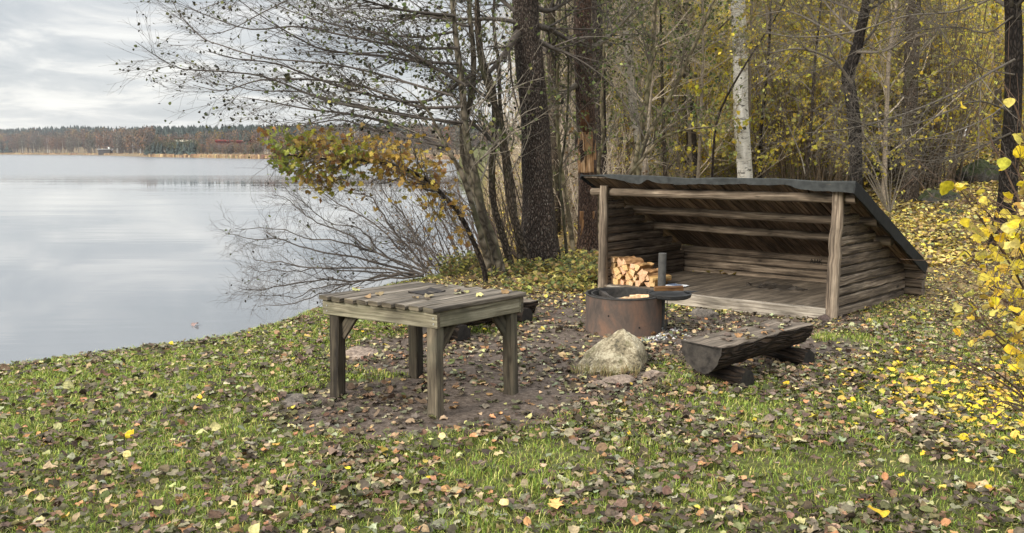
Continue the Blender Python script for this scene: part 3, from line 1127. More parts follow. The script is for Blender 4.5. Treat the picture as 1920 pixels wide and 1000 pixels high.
def build_fire():
    z0 = Hs(*RC) - .05
    root = empty('fire_ring', (RC[0], RC[1], z0), 'round rusty steel fire ring with a black rim on bare earth', 'fire pit')
    b = np.array(root.location); R = .385
    mb = MB()
    lathe(mb, [(R + .012, z0), (R + .002, z0 + .05), (R, z0 + .2), (R - .002, z0 + .40), (R, z0 + .418)], RC, 64, rough=.003)
    mb.build('outer_wall', [RUST], root, b)
    mb = MB(); zt = z0 + .418
    lathe(mb, [(R, zt), (R + .006, zt + .006), (R + .003, zt + .014), (R - .018, zt + .014), (R - .022, zt - .03), (R - .055, zt - .03), (R - .055, zt + .012), (R - .070, zt + .012), (R - .072, zt - .22)], RC, 64, sm=False, rough=.004)
    mb.build('inner_liner', [plain_mat('sooty_steel', (.012, .011, .010), (.040, .036, .032), 22, .8, .4, .006)], root, b)
    mb = MB()
    for k, (da, dz) in enumerate(((2.75, .28), (5.0, .15), (4.2, .26))):
        p = np.array([RC[0] + (R + .001) * math.cos(da), RC[1] + (R + .001) * math.sin(da), z0 + dz])
        nn = np.array([math.cos(da), math.sin(da), 0])
        mb = MB()
        mb.loft(line(p, p + nn * .004, 2), circ(.009, 8), up=(0, 0, 1), cap=0)
        mb.build('rivet_hole', [plain_mat('black_hole', (.004, .004, .004), (.006, .006, .006))], root, b)
    # ash heap inside
    q = np.random.default_rng(4)
    A, Rr = np.meshgrid(np.linspace(0, 6.283, 41), np.linspace(0, R - .08, 9))
    x, y = RC[0] + Rr * np.cos(A), RC[1] + Rr * np.sin(A)
    z = zt - .10 + .05 * (1 - Rr / R) + .012 * sines(x, y, 18, 3) + .008 * sines(x, y, 40, 8)
    V = np.stack([x, y, z], -1).reshape(-1, 3); k = 41
    F = [[i * k + j, i * k + j + 1, (i + 1) * k + j + 1, (i + 1) * k + j] for i in range(8) for j in range(40)]
    o = link('ash', np_mesh('ash', V, [np.array(F)], None, np.ones((len(V), 3)), [plain_mat('ash_grey', (.04, .038, .036), (.30, .29, .28), 26)], None, True))
    tag(o, kind='stuff')
    # charred pieces of wood in the ring
    for i, (dx, dy, an, ln, lab) in enumerate(((.03, -.10, .3, .26, 'pale half burnt stick lying at the front inside the fire ring'), (-.16, .05, 1.9, .3, 'black charred billet leaning inside the left of the fire ring'), (.17, .02, -.6, .22, 'short white ashed stick under the griddle edge inside the ring'))):
        mb = MB(); d = np.array([math.cos(an), math.sin(an), .12])
        c = np.array([RC[0] + dx, RC[1] + dy, zt - .03])
        mb.loft(line(c - d * ln / 2, c + d * ln / 2, 6, .004, i), [(-.025, -.02), (.028, -.018), (.012, .026), (-.02, .02)], jit=.003, tint=1)
        mats = [SPLIT_END, END_DARK] if i != 1 else [END_DARK, END_DARK]
        o = mb.build('charred_log', mats)
        tag(o, lab, 'charred log')
    # griddle on its post
    pc = D(1240, 545, 8.62)[:2]
    g = empty('griddle_stand', (pc[0], pc[1], z0), 'black pipe post carrying a round swivel griddle over the fire ring', 'grill')
    gb = np.array(g.location)
    zt2 = D(1241, 475, 8.62)[2]
    mb = MB()
    mb.loft(line((pc[0], pc[1], z0 + .05), (pc[0] + .004, pc[1], zt2), 8), circ(.041, 20), up=(0, 1, 0), smooth=True, cap=0)
    mb.build('post', [plain_mat('grey_pipe', (.038, .037, .035), (.075, .072, .066), 18, .7)], g, gb)
    ctr = D(1256, 552, 8.42)
    gz = ctr[2]
    mb = MB()
    lathe(mb, [(0.001, gz - .034), (.185, gz - .034), (.208, gz - .02), (.216, gz + .012), (.206, gz + .012), (.2, gz + .002), (.001, gz + .002)], ctr[:2], 40, sm=False)
    mb.build('griddle_plate', [IRON], g, gb)
    mb = MB()
    h0 = ctr + np.array([.17, .06, .012])
    mb.loft(line(h0, h0 + np.array([.14, .03, .006]), 4), rect(.10, .012, .002), scales=[1, .75, .45, .12], cap=0)
    mb.build('handle', [IRON], g, gb)
    mb = MB(); cp = D(1251, 563, 8.4)
    for k in range(9):
        c0 = cp + np.array([0, 0, -.012 - k * .022])
        ax = np.array([1, 0, 0]) if k % 2 else np.array([0, 1.0, 0])
        t = np.linspace(0, 2 * math.pi, 11)
        pts = np.array([c0 + ax * .006 * math.cos(s) + ZV * .014 * math.sin(s) for s in t])
        mb.loft(pts, circ(.0025, 5), up=np.cross(ax, ZV), cap=None)
    mb.loft(line(cp + np.array([0, 0, -.2]), cp + np.array([-.01, 0, -.37]), 3), circ(.006, 6), up=(0, 1, 0), cap=0)
    mb.build('chain', [IRON], g, gb)
    mb = MB(); c = D(1254, 541, 8.38)
    mb.loft(line(c + np.array([-.145, 0, -.004]), c + np.array([.145, .02, 0]), 6, .002), [(-.022, -.02), (.02, -.022), (.024, .012), (-.01, .024), (-.024, .008)], jit=.002, tint=(.26, .22, .17))
    o = mb.build('charred_stick', [SPLIT_WOOD, SPLIT_END])
    tag(o, 'brown scorched stick of wood lying across the black griddle', 'stick')


build_fire()

# ------------------------------------------------------------------ half-log benches
def bench(org, d, ln, wdt, zt, zt2, depth, label, label_cat, sup, seed):
    q = np.random.default_rng(seed)
    root = empty('log_bench', (org[0] + d[0] * ln / 2, org[1] + d[1] * ln / 2, 0), label, label_cat)
    b = np.array(root.location)
    n = 9
    n = 17
    ang = np.linspace(math.pi, 2 * math.pi, n)
    sec = [(wdt / 2 * math.cos(a) * (1 if abs(math.cos(a)) < .98 else 1), depth * math.sin(a)) for a in ang]
    P = line((org[0], org[1], zt), (org[0] + d[0] * ln, org[1] + d[1] * ln, zt2), 14)
    mb = MB(); mb.loft(P, sec, jit=.005, smooth=False, wav=.02, scales=np.linspace(1, .9, 14), cap=1, tint=1)
    # top face of the loft is hidden by the sawn seat board
    mb.build('log_body', [BENCH_BARK, END_DARK], root, b)
    mb = MB(); mb.loft(P + ZV * .006, rect(wdt * .97, .014, .004), jit=.003, scales=np.linspace(1, .9, 14), tint=.95)
    mb.build('seat', [BENCH_TOP, END_DARK], root, b)
    for (t, l2, r, da) in sup:
        c = np.array([org[0] + d[0] * ln * t, org[1] + d[1] * ln * t])
        dd = np.array([-d[1], d[0]]); ca, sa = math.cos(da), math.sin(da)
        dd = np.array([dd[0] * ca - dd[1] * sa, dd[0] * sa + dd[1] * ca])
        if dd[0] < 0: dd = -dd
        z = Hs(c[0], c[1]) + r - .035
        mb = MB()
        mb.loft(line((c[0] - dd[0] * l2 * .45, c[1] - dd[1] * l2 * .45, z), (c[0] + dd[0] * l2 * .55, c[1] + dd[1] * l2 * .55, z), 8), circ(r, 16, .04, seed), jit=.004, smooth=True, tint=.6)
        mb.build('support_log', [BENCH_BARK, END_DARK], root, b)
    return root


def build_benches():
    a = (np.array([1.274, 6.419]) + np.array([1.603, 6.256])) / 2
    e = (np.array([2.56, 7.163]) + np.array([2.361, 7.328])) / 2
    d = e - a; ln = np.linalg.norm(d); d /= ln
    bench(a, d, ln, .372, .335, .335, .205, 'dark half log bench strewn with leaves in front of the shelter', 'bench', [(.20, .44, .09, .0), (.90, .42, .085, -.1)], 3)
    p0 = D(792, 611, 7.9); p1 = D(992, 578, 9.3)
    d2 = (p1 - p0)[:2]; l2 = np.linalg.norm(d2); d2 /= l2
    bench(p0[:2], d2, l2, .27, p0[2] + .09, p1[2] + .09, .17, 'black half log bench mostly hidden behind the plank table', 'bench', [(.2, .4, .1, 0), (.8, .4, .1, 0)], 8)
    return a, d, ln


BN = build_benches()

# ------------------------------------------------------------------ stones
def boulder(name, pts, mat, label, cat, seed, sub=3, amp=.04, group=None, rough_f=3.0):
    pts = np.asarray(pts, float)
    base = pts.mean(0); base[2] = pts[:, 2].min()
    bm = bmesh.new()
    for p in pts:
        bm.verts.new(tuple(p - base))
    r = bmesh.ops.convex_hull(bm, input=bm.verts)
    bmesh.ops.delete(bm, geom=list({g for g in r['geom_interior'] + r['geom_unused'] if isinstance(g, bmesh.types.BMVert)}), context='VERTS')
    for _ in range(sub):
        bmesh.ops.subdivide_edges(bm, edges=bm.edges[:], cuts=1, use_grid_fill=True, smooth=.05 if _ < 1 else 0.0)
        bmesh.ops.triangulate(bm, faces=[f for f in bm.faces if len(f.verts) > 4])
    bmesh.ops.smooth_vert(bm, verts=bm.verts, factor=.5, use_axis_x=True, use_axis_y=True, use_axis_z=True)
    bm.normal_update()
    size = np.ptp(pts, axis=0).max()
    for v in bm.verts:
        c = v.co * (rough_f / size)
        o = Vector((seed * 3.1, seed * 1.7, 0))
        n = mnoise.fractal(c + o, .9, 2.1, 5)
        n2 = mnoise.noise(c * .5 + o)
        n3 = 1 - abs(mnoise.noise(c * 1.3 + o * 2)) * 2
        v.co += v.normal * (n * amp * .75 + n2 * amp - max(0, n3 - .55) * amp * 1.1)
    me = bpy.data.meshes.new(name)
    bm.to_mesh(me); bm.free()
    for p in me.polygons: p.use_smooth = True
    me.materials.append(mat)
    o = link(name, me)
    o.location = base
    return tag(o, label, cat, group)


def blob(c, sx, sy, sz, seed, n=26, sink=.3):
    q = np.random.default_rng(seed)
    v = unit(q.normal(size=(n, 3)))
    return np.asarray(c, float) + v * np.array([sx, sy, sz]) + np.array([0, 0, sz * (1 - sink) - sz * .35])


def build_stones():
    Y = 6.95
    def p(px, py, dy): return D(px, py, Y + dy)
    P = [p(1081, 692, .05), p(1090, 672, .12), p(1100, 655, .15), p(1118, 645, .2), p(1140, 628, .22), p(1156, 616, .2), p(1170, 613, .2), p(1190, 627, .2), p(1204, 645, .2), p(1213, 668, .2), p(1217, 695, .15),
         p(1150, 650, -.02), p(1165, 625, .1), p(1195, 655, .0), p(1130, 668, -.05), p(1105, 690, -.12), p(1150, 700, -.2), p(1200, 700, -.12), p(1095, 700, -.05)]
    P += [p(1100, 690, .5), p(1150, 640, .5), p(1200, 680, .55), p(1170, 700, .6), p(1120, 705, .4)]
    P = np.array(P); P[:, 2] -= .03
    P = P.mean(0) + (P - P.mean(0)) * 1.06
    boulder('boulder', P, STONE, 'large pointed boulder with yellow green lichen in front of the fire ring', 'boulder', 1, 3, .035)
    c = G(1178, 716); boulder('flat_stone', blob((c[0] - .06, c[1], -.075), .27, .2, .085, 5), STONE_PINK, 'low pinkish stone half buried just in front of the pointed boulder', 'stone', 2, 3, .03)
    c = G(1228, 708); boulder('flat_stone', blob((c[0], c[1], -.03), .15, .13, .07, 9), STONE_PINK, 'small pinkish stone between the pointed boulder and the log bench', 'stone', 3, 3, .02)
    c = G(668, 662); boulder('flat_stone', blob((c[0], c[1], -.075), .22, .2, .10, 12), STONE_PINK, 'flat tan stone seen under the left side of the table', 'stone', 4, 3, .025)
    c = G(545, 748); boulder('flat_stone', blob((c[0], c[1], -.10), .25, .2, .10, 15), STONE_DARK, 'worn grey brown stone flush with the earth left of the table', 'stone', 5, 3, .02)
    c = G(1316, 590); boulder('flat_stone', blob((c[0], c[1], -.06), .2, .16, .1, 18), STONE_DARK, 'dark stone under the front sill beam of the shelter', 'stone', 6, 3, .02)
    c = G(1545, 603); boulder('footing_stone', blob((c[0], c[1] - .03, -.03), .085, .09, .085, 21), stone_mat('brown_stone', (.03, .02, .016), (.065, .042, .034), (.10, .07, .055)), 'small dark brown stone propping the right front corner of the shelter', 'stone', 7, 3, .015)
    # mossy boulders in the wood
    for i, (px, py, Y, sx, sz, lab) in enumerate((
            (1352, 332, 24, .75, .5, 'mossy boulder just left of the foot of the tall white birch'),
            (1552, 330, 21, .8, .55, 'mossy boulder behind the shelter roof left of the crooked dark trunk'),
            (1762, 362, 19.5, .62, .42, 'round mossy boulder right of the straight grey trunk on the slope'),
            (1838, 322, 23, .95, .7, 'largest mossy boulder high on the leafy slope at the right'),
            (1790, 388, 17.5, .45, .22, 'low moss covered stone in the yellow litter below the round boulder'),
            (1268, 338, 27, .7, .5, 'mossy boulder in the brush behind the left half of the shelter'),
            (1702, 268, 30, 1.3, 1.0, 'dark mossy rock outcrop far up the slope behind the grey trunk'))):
        g = D(px, py, Y); z = Hs(g[0], g[1])
        boulder('mossy_boulder', blob((g[0], g[1], z - .12), sx * .75, sx * .65, sz * .8, 40 + i), STONE_MOSS, lab, 'boulder', 10 + i, 3, sx * .12, 'mossy boulders in the wood')


build_stones()
print('objects part done')
# ------------------------------------------------------------------ near trees
def ground_pt(px, py):
    z = 0.0
    for _ in range(12):
        g = G(px, py, z); z = .5 * z + .5 * Hs(g[0], g[1])
    g[2] = Hs(g[0], g[1])
    return g


def stem_pts(pix, Y, dY=0.0, top=None, n=26, sink=.12):
    """photo pixels (foot first) at distance Y -> smooth path starting in the ground; 'top' extends it upwards out of the picture"""
    k = len(pix)
    P = [D(p[0], p[1], Y + dY * i / max(k - 1, 1)) for i, p in enumerate(pix)]
    h = Hs(P[0][0], P[0][1])
    if P[0][2] > h + .05:
        P.insert(0, np.array([P[0][0] * 1.0, P[0][1], h - sink]))
    else:
        P[0][2] = min(P[0][2], h) - sink
    if top:
        d = unit(P[-1] - P[-2]); d = unit(d + np.array([0, 0, .6]))
        while P[-1][2] < top:
            P.append(P[-1] + d * 1.2)
    return spline(np.array(P), n)


def limbs(paths, n, r0, r1, q, Yj=0.0):
    """[(pixels, Y, dY)] -> (m,n,3), (m,n)"""
    out = []
    for pix, Y, dY in paths:
        k = len(pix)
        y0 = Y; y1 = Y + dY
        out.append(spline([D(p[0], p[1], y0 + (y1 - y0) * i / (k - 1)) for i, p in enumerate(pix)], n))
    P = np.array(out)
    R = np.linspace(1, 0, n)[None] ** .9 * (r0 - r1) + r1
    return P, np.tile(R, (len(P), 1)) * q.uniform(.75, 1.2, (len(P), 1))


TW_DARK = (.085, .072, .062)
TW_GREY = (.19, .165, .132)
PAL_ALDER = [((.055, .055, .028), 3), ((.085, .095, .035), 3), ((.03, .027, .02), 3), ((.13, .14, .05), 1.2)]
PAL_GREEN = [((.15, .19, .06), 3), ((.23, .26, .09), 2), ((.09, .105, .045), 2), ((.38, .37, .11), .8)]
PAL_YEL = [((.74, .58, .07), 3), ((.66, .56, .13), 3), ((.50, .46, .12), 2.4), ((.78, .58, .06), 1.5), ((.32, .31, .09), 1.0)]
PAL_OLIVE = [((.28, .27, .085), 3), ((.42, .37, .09), 2), ((.19, .20, .08), 3), ((.34, .24, .10), 1)]
PAL_ORANGE = [((.42, .17, .035), 3), ((.50, .24, .04), 2), ((.30, .14, .04), 2), ((.48, .34, .05), 1)]
PAL_RUST = [((.20, .12, .06), 3), ((.28, .17, .07), 2), ((.13, .085, .05), 2), ((.30, .24, .07), 1)]


def finish(root, veg, name, mat):
    if veg.n:
        return link(name, veg.mesh(name, [mat], True, np.array(root.location)), root)


def build_coppice():
    q = np.random.default_rng(21)
    Y = 12.6
    g = G(930, 512)
    root = empty('alder_clump', (g[0], g[1], Hs(g[0], g[1])), 'clump of leaning grey alder stems with bare boughs sweeping out over the lake', 'tree')
    off = np.array(root.location)
    stems = [
        ([(940, 512), (925, 455), (905, 400), (893, 340), (880, 290), (872, 240), (868, 180), (858, 100), (850, 20), (846, -60)], 12.6, .3, .068, .034),
        ([(918, 511), (905, 455), (888, 395), (868, 330), (845, 290), (822, 245), (800, 205), (765, 170), (715, 148), (640, 128)], 12.5, -.5, .044, .006),
        ([(958, 497), (942, 440), (926, 385), (922, 320), (927, 250), (925, 170), (905, 110), (898, 40), (890, -40)], 13.3, .3, .055, .03),
        ([(990, 492), (970, 430), (955, 370), (948, 300), (940, 240), (925, 190), (905, 130), (895, 60), (893, -30)], 13.4, -.4, .062, .028),
        ([(974, 486), (966, 400), (958, 330), (948, 270), (938, 200), (935, 120), (925, 40), (930, -40)], 13.6, .4, .036, .02),
        ([(930, 505), (912, 440), (895, 370), (872, 300), (868, 240), (884, 180), (888, 100), (880, 20), (884, -50)], 13.0, .5, .06, .03)]
    P = []
    for i, (pix, y, dy, r0, r1) in enumerate(stems):
        pts = stem_pts(pix, y, dy, None if i == 1 else 6.6, 30, .1)
        trunk(pts, [r0 * 1.15, r0, .8 * r0 + .2 * r1, .5 * (r0 + r1), r1, r1 * .6], 'stem', SMOOTHB if i in (0, 1, 5) else GREYB, root, 14, .05, .1, q, off, (.8, .78, .74) if i > 1 else (.84, .82, .78))
        P.append((pts, np.interp(np.linspace(0, 1, 30), [0, 1], [r0, r1 * .6])))
    LP = [
        ([(868, 230), (790, 222), (720, 210), (615, 190), (527, 155), (477, 140), (395, 133), (335, 128), (285, 100), (254, 78)], 12.6, -.9),
        ([(850, 180), (780, 160), (720, 142), (650, 125), (590, 117), (490, 108), (415, 85), (377, 70), (335, 25), (320, -10)], 12.6, .5),
        ([(860, 120), (780, 115), (715, 105), (615, 95), (565, 75), (490, 30), (440, -5)], 12.7, -.3),
        ([(865, 235), (800, 222), (720, 207), (615, 185), (560, 172), (480, 170), (430, 155), (380, 122)], 12.6, 1.3),
        ([(840, 275), (770, 262), (702, 245), (640, 225), (570, 235), (515, 235), (470, 212)], 12.5, .4),
        ([(850, 60), (780, 70), (700, 60), (600, 40), (520, 10), (450, -30)], 12.8, 1.0),
        ([(850, 30), (760, 20), (680, 0), (600, -30)], 12.8, -1.2),
        ([(885, 140), (800, 190), (700, 180), (600, 150), (520, 120), (440, 110), (385, 95)], 13.0, -1.3),
        ([(868, 200), (780, 200), (690, 165), (590, 150), (490, 150), (420, 170), (362, 160)], 12.7, .1),
        ([(860, 90), (770, 90), (660, 70), (560, 50), (470, 55), (390, 30), (328, 3)], 12.8, .7),
        ([(850, 290), (760, 240), (660, 215), (580, 205), (500, 190), (450, 182)], 12.5, 1.5),
        ([(880, 50), (800, 30), (720, 40), (640, 20), (540, -10)], 13.0, 1.8),
        ([(872, 160), (820, 130), (740, 80), (660, 45), (570, 5)], 12.8, -.6),
        ([(846, -40), (740, -50), (600, -25), (500, 20), (420, 60), (345, 65)], 12.9, .2),
        ([(846, -60), (700, -70), (560, -50), (450, -10), (370, 20)], 12.9, 1.1),
        ([(925, 190), (860, 150), (800, 120), (740, 100), (650, 100), (560, 95)], 13.3, .8),
        ([(945, 287), (912, 255), (880, 225), (845, 172), (800, 122), (750, 70)], 13.4, -.5)]
    LPs, LR = limbs(LP, 22, .024, .0035, q)
    v = Veg(); lv = Veg()
    v.branches(LPs, LR, 7, TW_DARK, q)
    c1, r1 = sprout(q, LPs, LR, 18, 1.2, 8, .10, .94, (10, 38), .08, .012, (-1, 0, .12), .04, .5, .3, .72, .003)
    v.branches(c1, r1, 4, TW_DARK, q)
    c2, r2 = sprout(q, c1, r1, 5, .62, 6, .15, 1, (14, 45), .08, .012, (-1, 0, .15), .03, .6, .4, .4, .0022)
    v.branches(c2, r2, 3, TW_DARK, q)
    c3, r3 = sprout(q, c2, r2, 2, .26, 4, .2, 1, (18, 50), .1, .02, None, 0, .8, .5, .3, .0018)
    v.branches(c3, r3, 3, TW_DARK, q)
    SPs = np.array([p[0] for p in P]); SR = np.array([p[1] for p in P])
    d1, s1 = sprout(q, SPs, SR, 16, 1.5, 8, .3, .98, (30, 75), .1, .03, (-.5, -.2, .2), .04, .3, .3, .35, .004)
    v.branches(d1, s1, 5, TW_GREY, q)
    d2, s2 = sprout(q, d1, s1, 6, .7, 6, .15, 1, (20, 55), .1, .02, None, 0, .55, .4, .4, .0024)
    v.branches(d2, s2, 3, TW_GREY, q)
    d3, s3 = sprout(q, d2, s2, 3, .3, 4, .2, 1, (20, 50), .1, .02, None, 0, .7, .5, .3, .0018)
    v.branches(d3, s3, 3, TW_DARK, q)
    hang_leaves(lv, q, on_twigs(q, c2, 1500, .3) + .02 * q.normal(size=(1500, 3)), .046, PAL_ALDER[:3], 'oval', 1.5, .3)
    hang_leaves(lv, q, c3[q.integers(0, len(c3), 900), -1], .046, PAL_ALDER, 'round', 1.5, .3)
    hang_leaves(lv, q, on_twigs(q, d2, 900, .3), .062, PAL_ALDER[1:] + PAL_GREEN, 'round', 1.5, .25)
    nearer = LPs[:, :11]
    e1, _ = sprout(q, nearer, LR[:, :11], 30, .8, 5, .0, 1, (20, 80), .1)
    hang_leaves(lv, q, on_twigs(q, e1, 900, .1), .058, PAL_ALDER + PAL_GREEN[:1], 'round', 1.5, .25)
    finish(root, v, 'branches', TWIG)
    finish(root, lv, 'foliage', LEAF)


build_coppice()


def big_tree(name, label, foot, pix, Y, dY, r, top, mat, limb_paths=(), leaf_n=0, pal=PAL_GREEN, seed=1, rough=.04, flare=.35, sides=28, col=None, tw=TW_GREY, lk=(12, 1.2), leaf_size=.06, limb_r=.05, crown=True, nseg=46):
    q = np.random.default_rng(seed)
    pts = stem_pts(pix, Y, dY, top, nseg, .15)
    g = pts[0]
    root = empty(name, (g[0], g[1], Hs(g[0], g[1])), label, 'tree')
    off = np.array(root.location)
    tr = trunk(pts, r, 'trunk', mat, root, sides, rough, flare, q, off, col)
    lv = Veg()
    sets = []
    if limb_paths:
        sets.append(('branches',) + limbs(limb_paths, 18, limb_r, .005, q))
    if crown:
        TP = pts[None]; TR = np.interp(np.linspace(0, 1, len(pts)), np.linspace(0, 1, len(r)), r)[None]
        P, R = sprout(q, TP, TR, 22, 2.6, 18, .62, .99, (40, 75), .06, .01, None, 0, .3, .15, .4)
        sets.append(('crown', P, R))
    for nm, P, R in sets:
        v = Veg()
        v.branches(P, R, 7, tw, q)
        c1, r1 = sprout(q, P, R, lk[0], lk[1], 7, .15, .98, (25, 60), .1, .0, None, 0, .45, .3, .4, .003)
        v.branches(c1, r1, 4, tw, q)
        c2, r2 = sprout(q, c1, r1, 5, lk[1] * .5, 5, .15, 1, (20, 60), .1, .01, None, 0, .6, .4, .4, .002)
        v.branches(c2, r2, 3, tw, q)
        c3, r3 = sprout(q, c2, r2, 2, lk[1] * .25, 4, .2, 1, (20, 60), .1, .01, None, 0, .7, .5, .4, .0016)
        v.branches(c3, r3, 3, tw, q)
        if leaf_n:
            hang_leaves(lv, q, on_twigs(q, c2, leaf_n, .2), leaf_size, pal, 'oval', 1.5, .25)
        finish(root, v, nm, TWIG)
    finish(root, lv, 'foliage', LEAF)
    return root, tr, pts


def build_big_trees():
    # thick dark alder beside the clump
    big_tree('alder_tree', 'thickest dark barked alder standing between the grey clump and the shelter', None,
             [(1013, 494), (1011, 440), (1011, 380), (1006, 300), (1001, 220), (994, 130), (988, 60), (985, 0), (983, -60)], 13.9, 0,
             [.29, .245, .235, .225, .212, .205, .2, .17, .13, .1], 9.5, ALDER,
             [([(968, 42), (930, 36), (880, 36), (840, 34), (800, 22), (740, -20)], 13.8, -.8),
              ([(968, 22), (940, 0), (910, -25), (860, -70)], 13.8, .4),
              ([(1006, 48), (1035, 58), (1078, 82), (1110, 90)], 13.9, .8),
              ([(1010, 78), (1040, 92), (1072, 104), (1110, 130)], 13.9, .2),
              ([(990, 10), (1030, 20), (1070, 0), (1110, -10)], 13.9, .9),
              ([(972, 60), (940, 110), (900, 150), (850, 170)], 13.7, -.5)], 1500, PAL_GREEN[:3] + PAL_ALDER, 31, .045, .45, 32, None, TW_DARK, (16, 1.3), .055)
    # reddish dead trunk with torn bark
    root, tr, pts = big_tree('alder_tree', 'reddish trunk with bark torn off to bare orange wood behind the left shelter post', None,
                             [(1104, 474), (1103, 400), (1101, 330), (1099, 240), (1095, 150), (1093, 70), (1092, 0), (1091, -60)], 15.4, 0,
                             [.185, .17, .165, .162, .158, .155, .15, .13, .1], 9.0, ALDER_RED,
                             [([(1108, 92), (1140, 70), (1180, 30), (1230, -10)], 15.4, .5), ([(1080, 160), (1060, 175), (1040, 190)], 15.3, -.3)], 500, PAL_GREEN, 32, .05, .2, 28, (1.35, 1.25, 1.2), TW_GREY, (12, 1.2), .055)
    off = np.array(root.location)
    q = np.random.default_rng(6)

    def patch(zpix0, zpix1, cx, half, name, mat, out, colr, seed):
        z0, z1 = D(1100, zpix1, 15.25)[2], D(1100, zpix0, 15.25)[2]
        nz, na = 60, 44
        V = []
        for i in range(nz):
            t = i / (nz - 1); z = z0 + (z1 - z0) * t
            j = np.argmin(np.abs(pts[:, 2] - z)); jj = min(max(j, 1), len(pts) - 2)
            f = (z - pts[jj, 2]) / (pts[jj + 1, 2] - pts[jj, 2]); c = pts[jj] + (pts[jj + 1] - pts[jj]) * f
            for k in range(na):
                s = k / (na - 1) * 2 - 1
                a = -math.pi / 2 + cx + s * half
                edge = 1 - max(abs(s) ** 2.5, abs(2 * t - 1) ** 5)
                nn = .012 * math.sin(9 * z + 3 * s + seed) + .010 * math.sin(23 * z - 9 * s) + q.normal() * .0015
                r = .158 * (1.0 + .055) + out * min(1, edge * 3) - .028 + .022 * min(1, edge * 4) + nn * .45
                V.append([c[0] + r * math.cos(a), c[1] + r * math.sin(a), z])
        F = [[i * na + k, i * na + k + 1, (i + 1) * na + k + 1, (i + 1) * na + k] for i in range(nz - 1) for k in range(na - 1)]
        uv = np.array([[v[2], 1.0 * (k % na) * .009] for k, v in enumerate(V)])
        link(name, np_mesh(name, np.array(V) - off, [np.array(F)], uv, np.tile(colr, (len(V), 1)), [mat], None, True), root)
    bare = wood_mat('bare_orange_wood', (.11, .055, .027), (.50, .28, .13), (.74, .52, .32), stain=(.38, .58))
    patch(246, 326, -.05, 1.35, 'bare_wood', bare, .018, (1, 1, 1), 2.0)
    patch(206, 254, -.25, .62, 'hollow', bare, .012, (.22, .16, .13), 0.5)
    patch(395, 452, -.3, 1.0, 'bare_wood', bare, .014, (.55, .5, .45), 4.0)
    # loose bark flaps
    for px, py0, py1 in ((1080, 250, 283), (1114, 246, 282), (1116, 300, 330)):
        mb = MB()
        mb.loft(np.array([D(px, py0, 15.2), D(px + .5, (py0 + py1) / 2, 15.16), D(px - 1, py1, 15.17)]), rect(.05, .012, .003), up=(0, 1, 0), jit=.006, scales=[1, .8, .3], cap=0)
        mb.build('bark_flap', [plain_mat('loose_bark', (.03, .02, .016), (.09, .06, .045), 20)], root, off)
    # white birch behind the shelter
    big_tree('birch_tree', 'tall white birch standing behind the middle of the shelter roof', None,
             [(1400, 400), (1397, 335), (1392, 260), (1389, 190), (1388, 110), (1385, 40), (1383, -20)], 19.5, 0,
             [.20, .172, .165, .16, .155, .15, .12], 10, BIRCH, (), 500, PAL_YEL, 33, .02, .25, 26, None, TW_DARK, (10, 1.3), .05)
    big_tree('birch_tree', 'thin birch stump trunk with peeling white and dark bark left of the arching saplings', None,
             [(1208, 330), (1202, 290), (1196, 245), (1188, 210), (1186, 180), (1182, 130), (1177, 70), (1174, 10), (1170, -40)], 20.5, 0,
             [.135, .125, .12, .09, .11, .105, .09, .07], 8, BIRCH, (), 200, PAL_OLIVE, 34, .07, .1, 20, (.72, .68, .64), TW_GREY, (8, 1.1), .05)
    # crooked dark trunk behind the right of the roof
    big_tree('crooked_tree', 'crooked dark trunk rising behind the right end of the shelter roof', None,
             [(1605, 400), (1605, 340), (1603, 265), (1598, 195), (1590, 142), (1604, 103), (1615, 53), (1626, 0), (1632, -40)], 14.5, 0,
             [.115, .108, .103, .10, .105, .085, .075, .065, .05, .03], 7.5, DARKB,
             [([(1603, 108), (1625, 75), (1650, 44), (1700, 5), (1760, -40)], 14.5, .8), ([(1597, 155), (1560, 112), (1500, 92), (1440, 100)], 14.4, -.6), ([(1608, 88), (1540, 50), (1480, 22), (1420, 30)], 14.5, .5), ([(1612, 70), (1560, 20), (1520, -30)], 14.5, 1.0), ([(1606, 98), (1660, 95), (1720, 60), (1790, 50)], 14.4, -.5)],
             420, PAL_YEL, 35, .06, .1, 20, None, (.11, .095, .078), (22, 1.3), .05, .024)
    big_tree('grey_tree', 'straight grey brown trunk on the leafy slope right of the shelter roof', None,
             [(1706, 366), (1706, 300), (1705, 212), (1710, 106), (1712, 30), (1713, -30)], 20.0, 0, [.19, .168, .16, .15, .14, .1], 9.5, GREYB, (), 350, PAL_YEL, 36, .035, .3, 22, (.8, .75, .7), TW_GREY, (10, 1.3), .055)
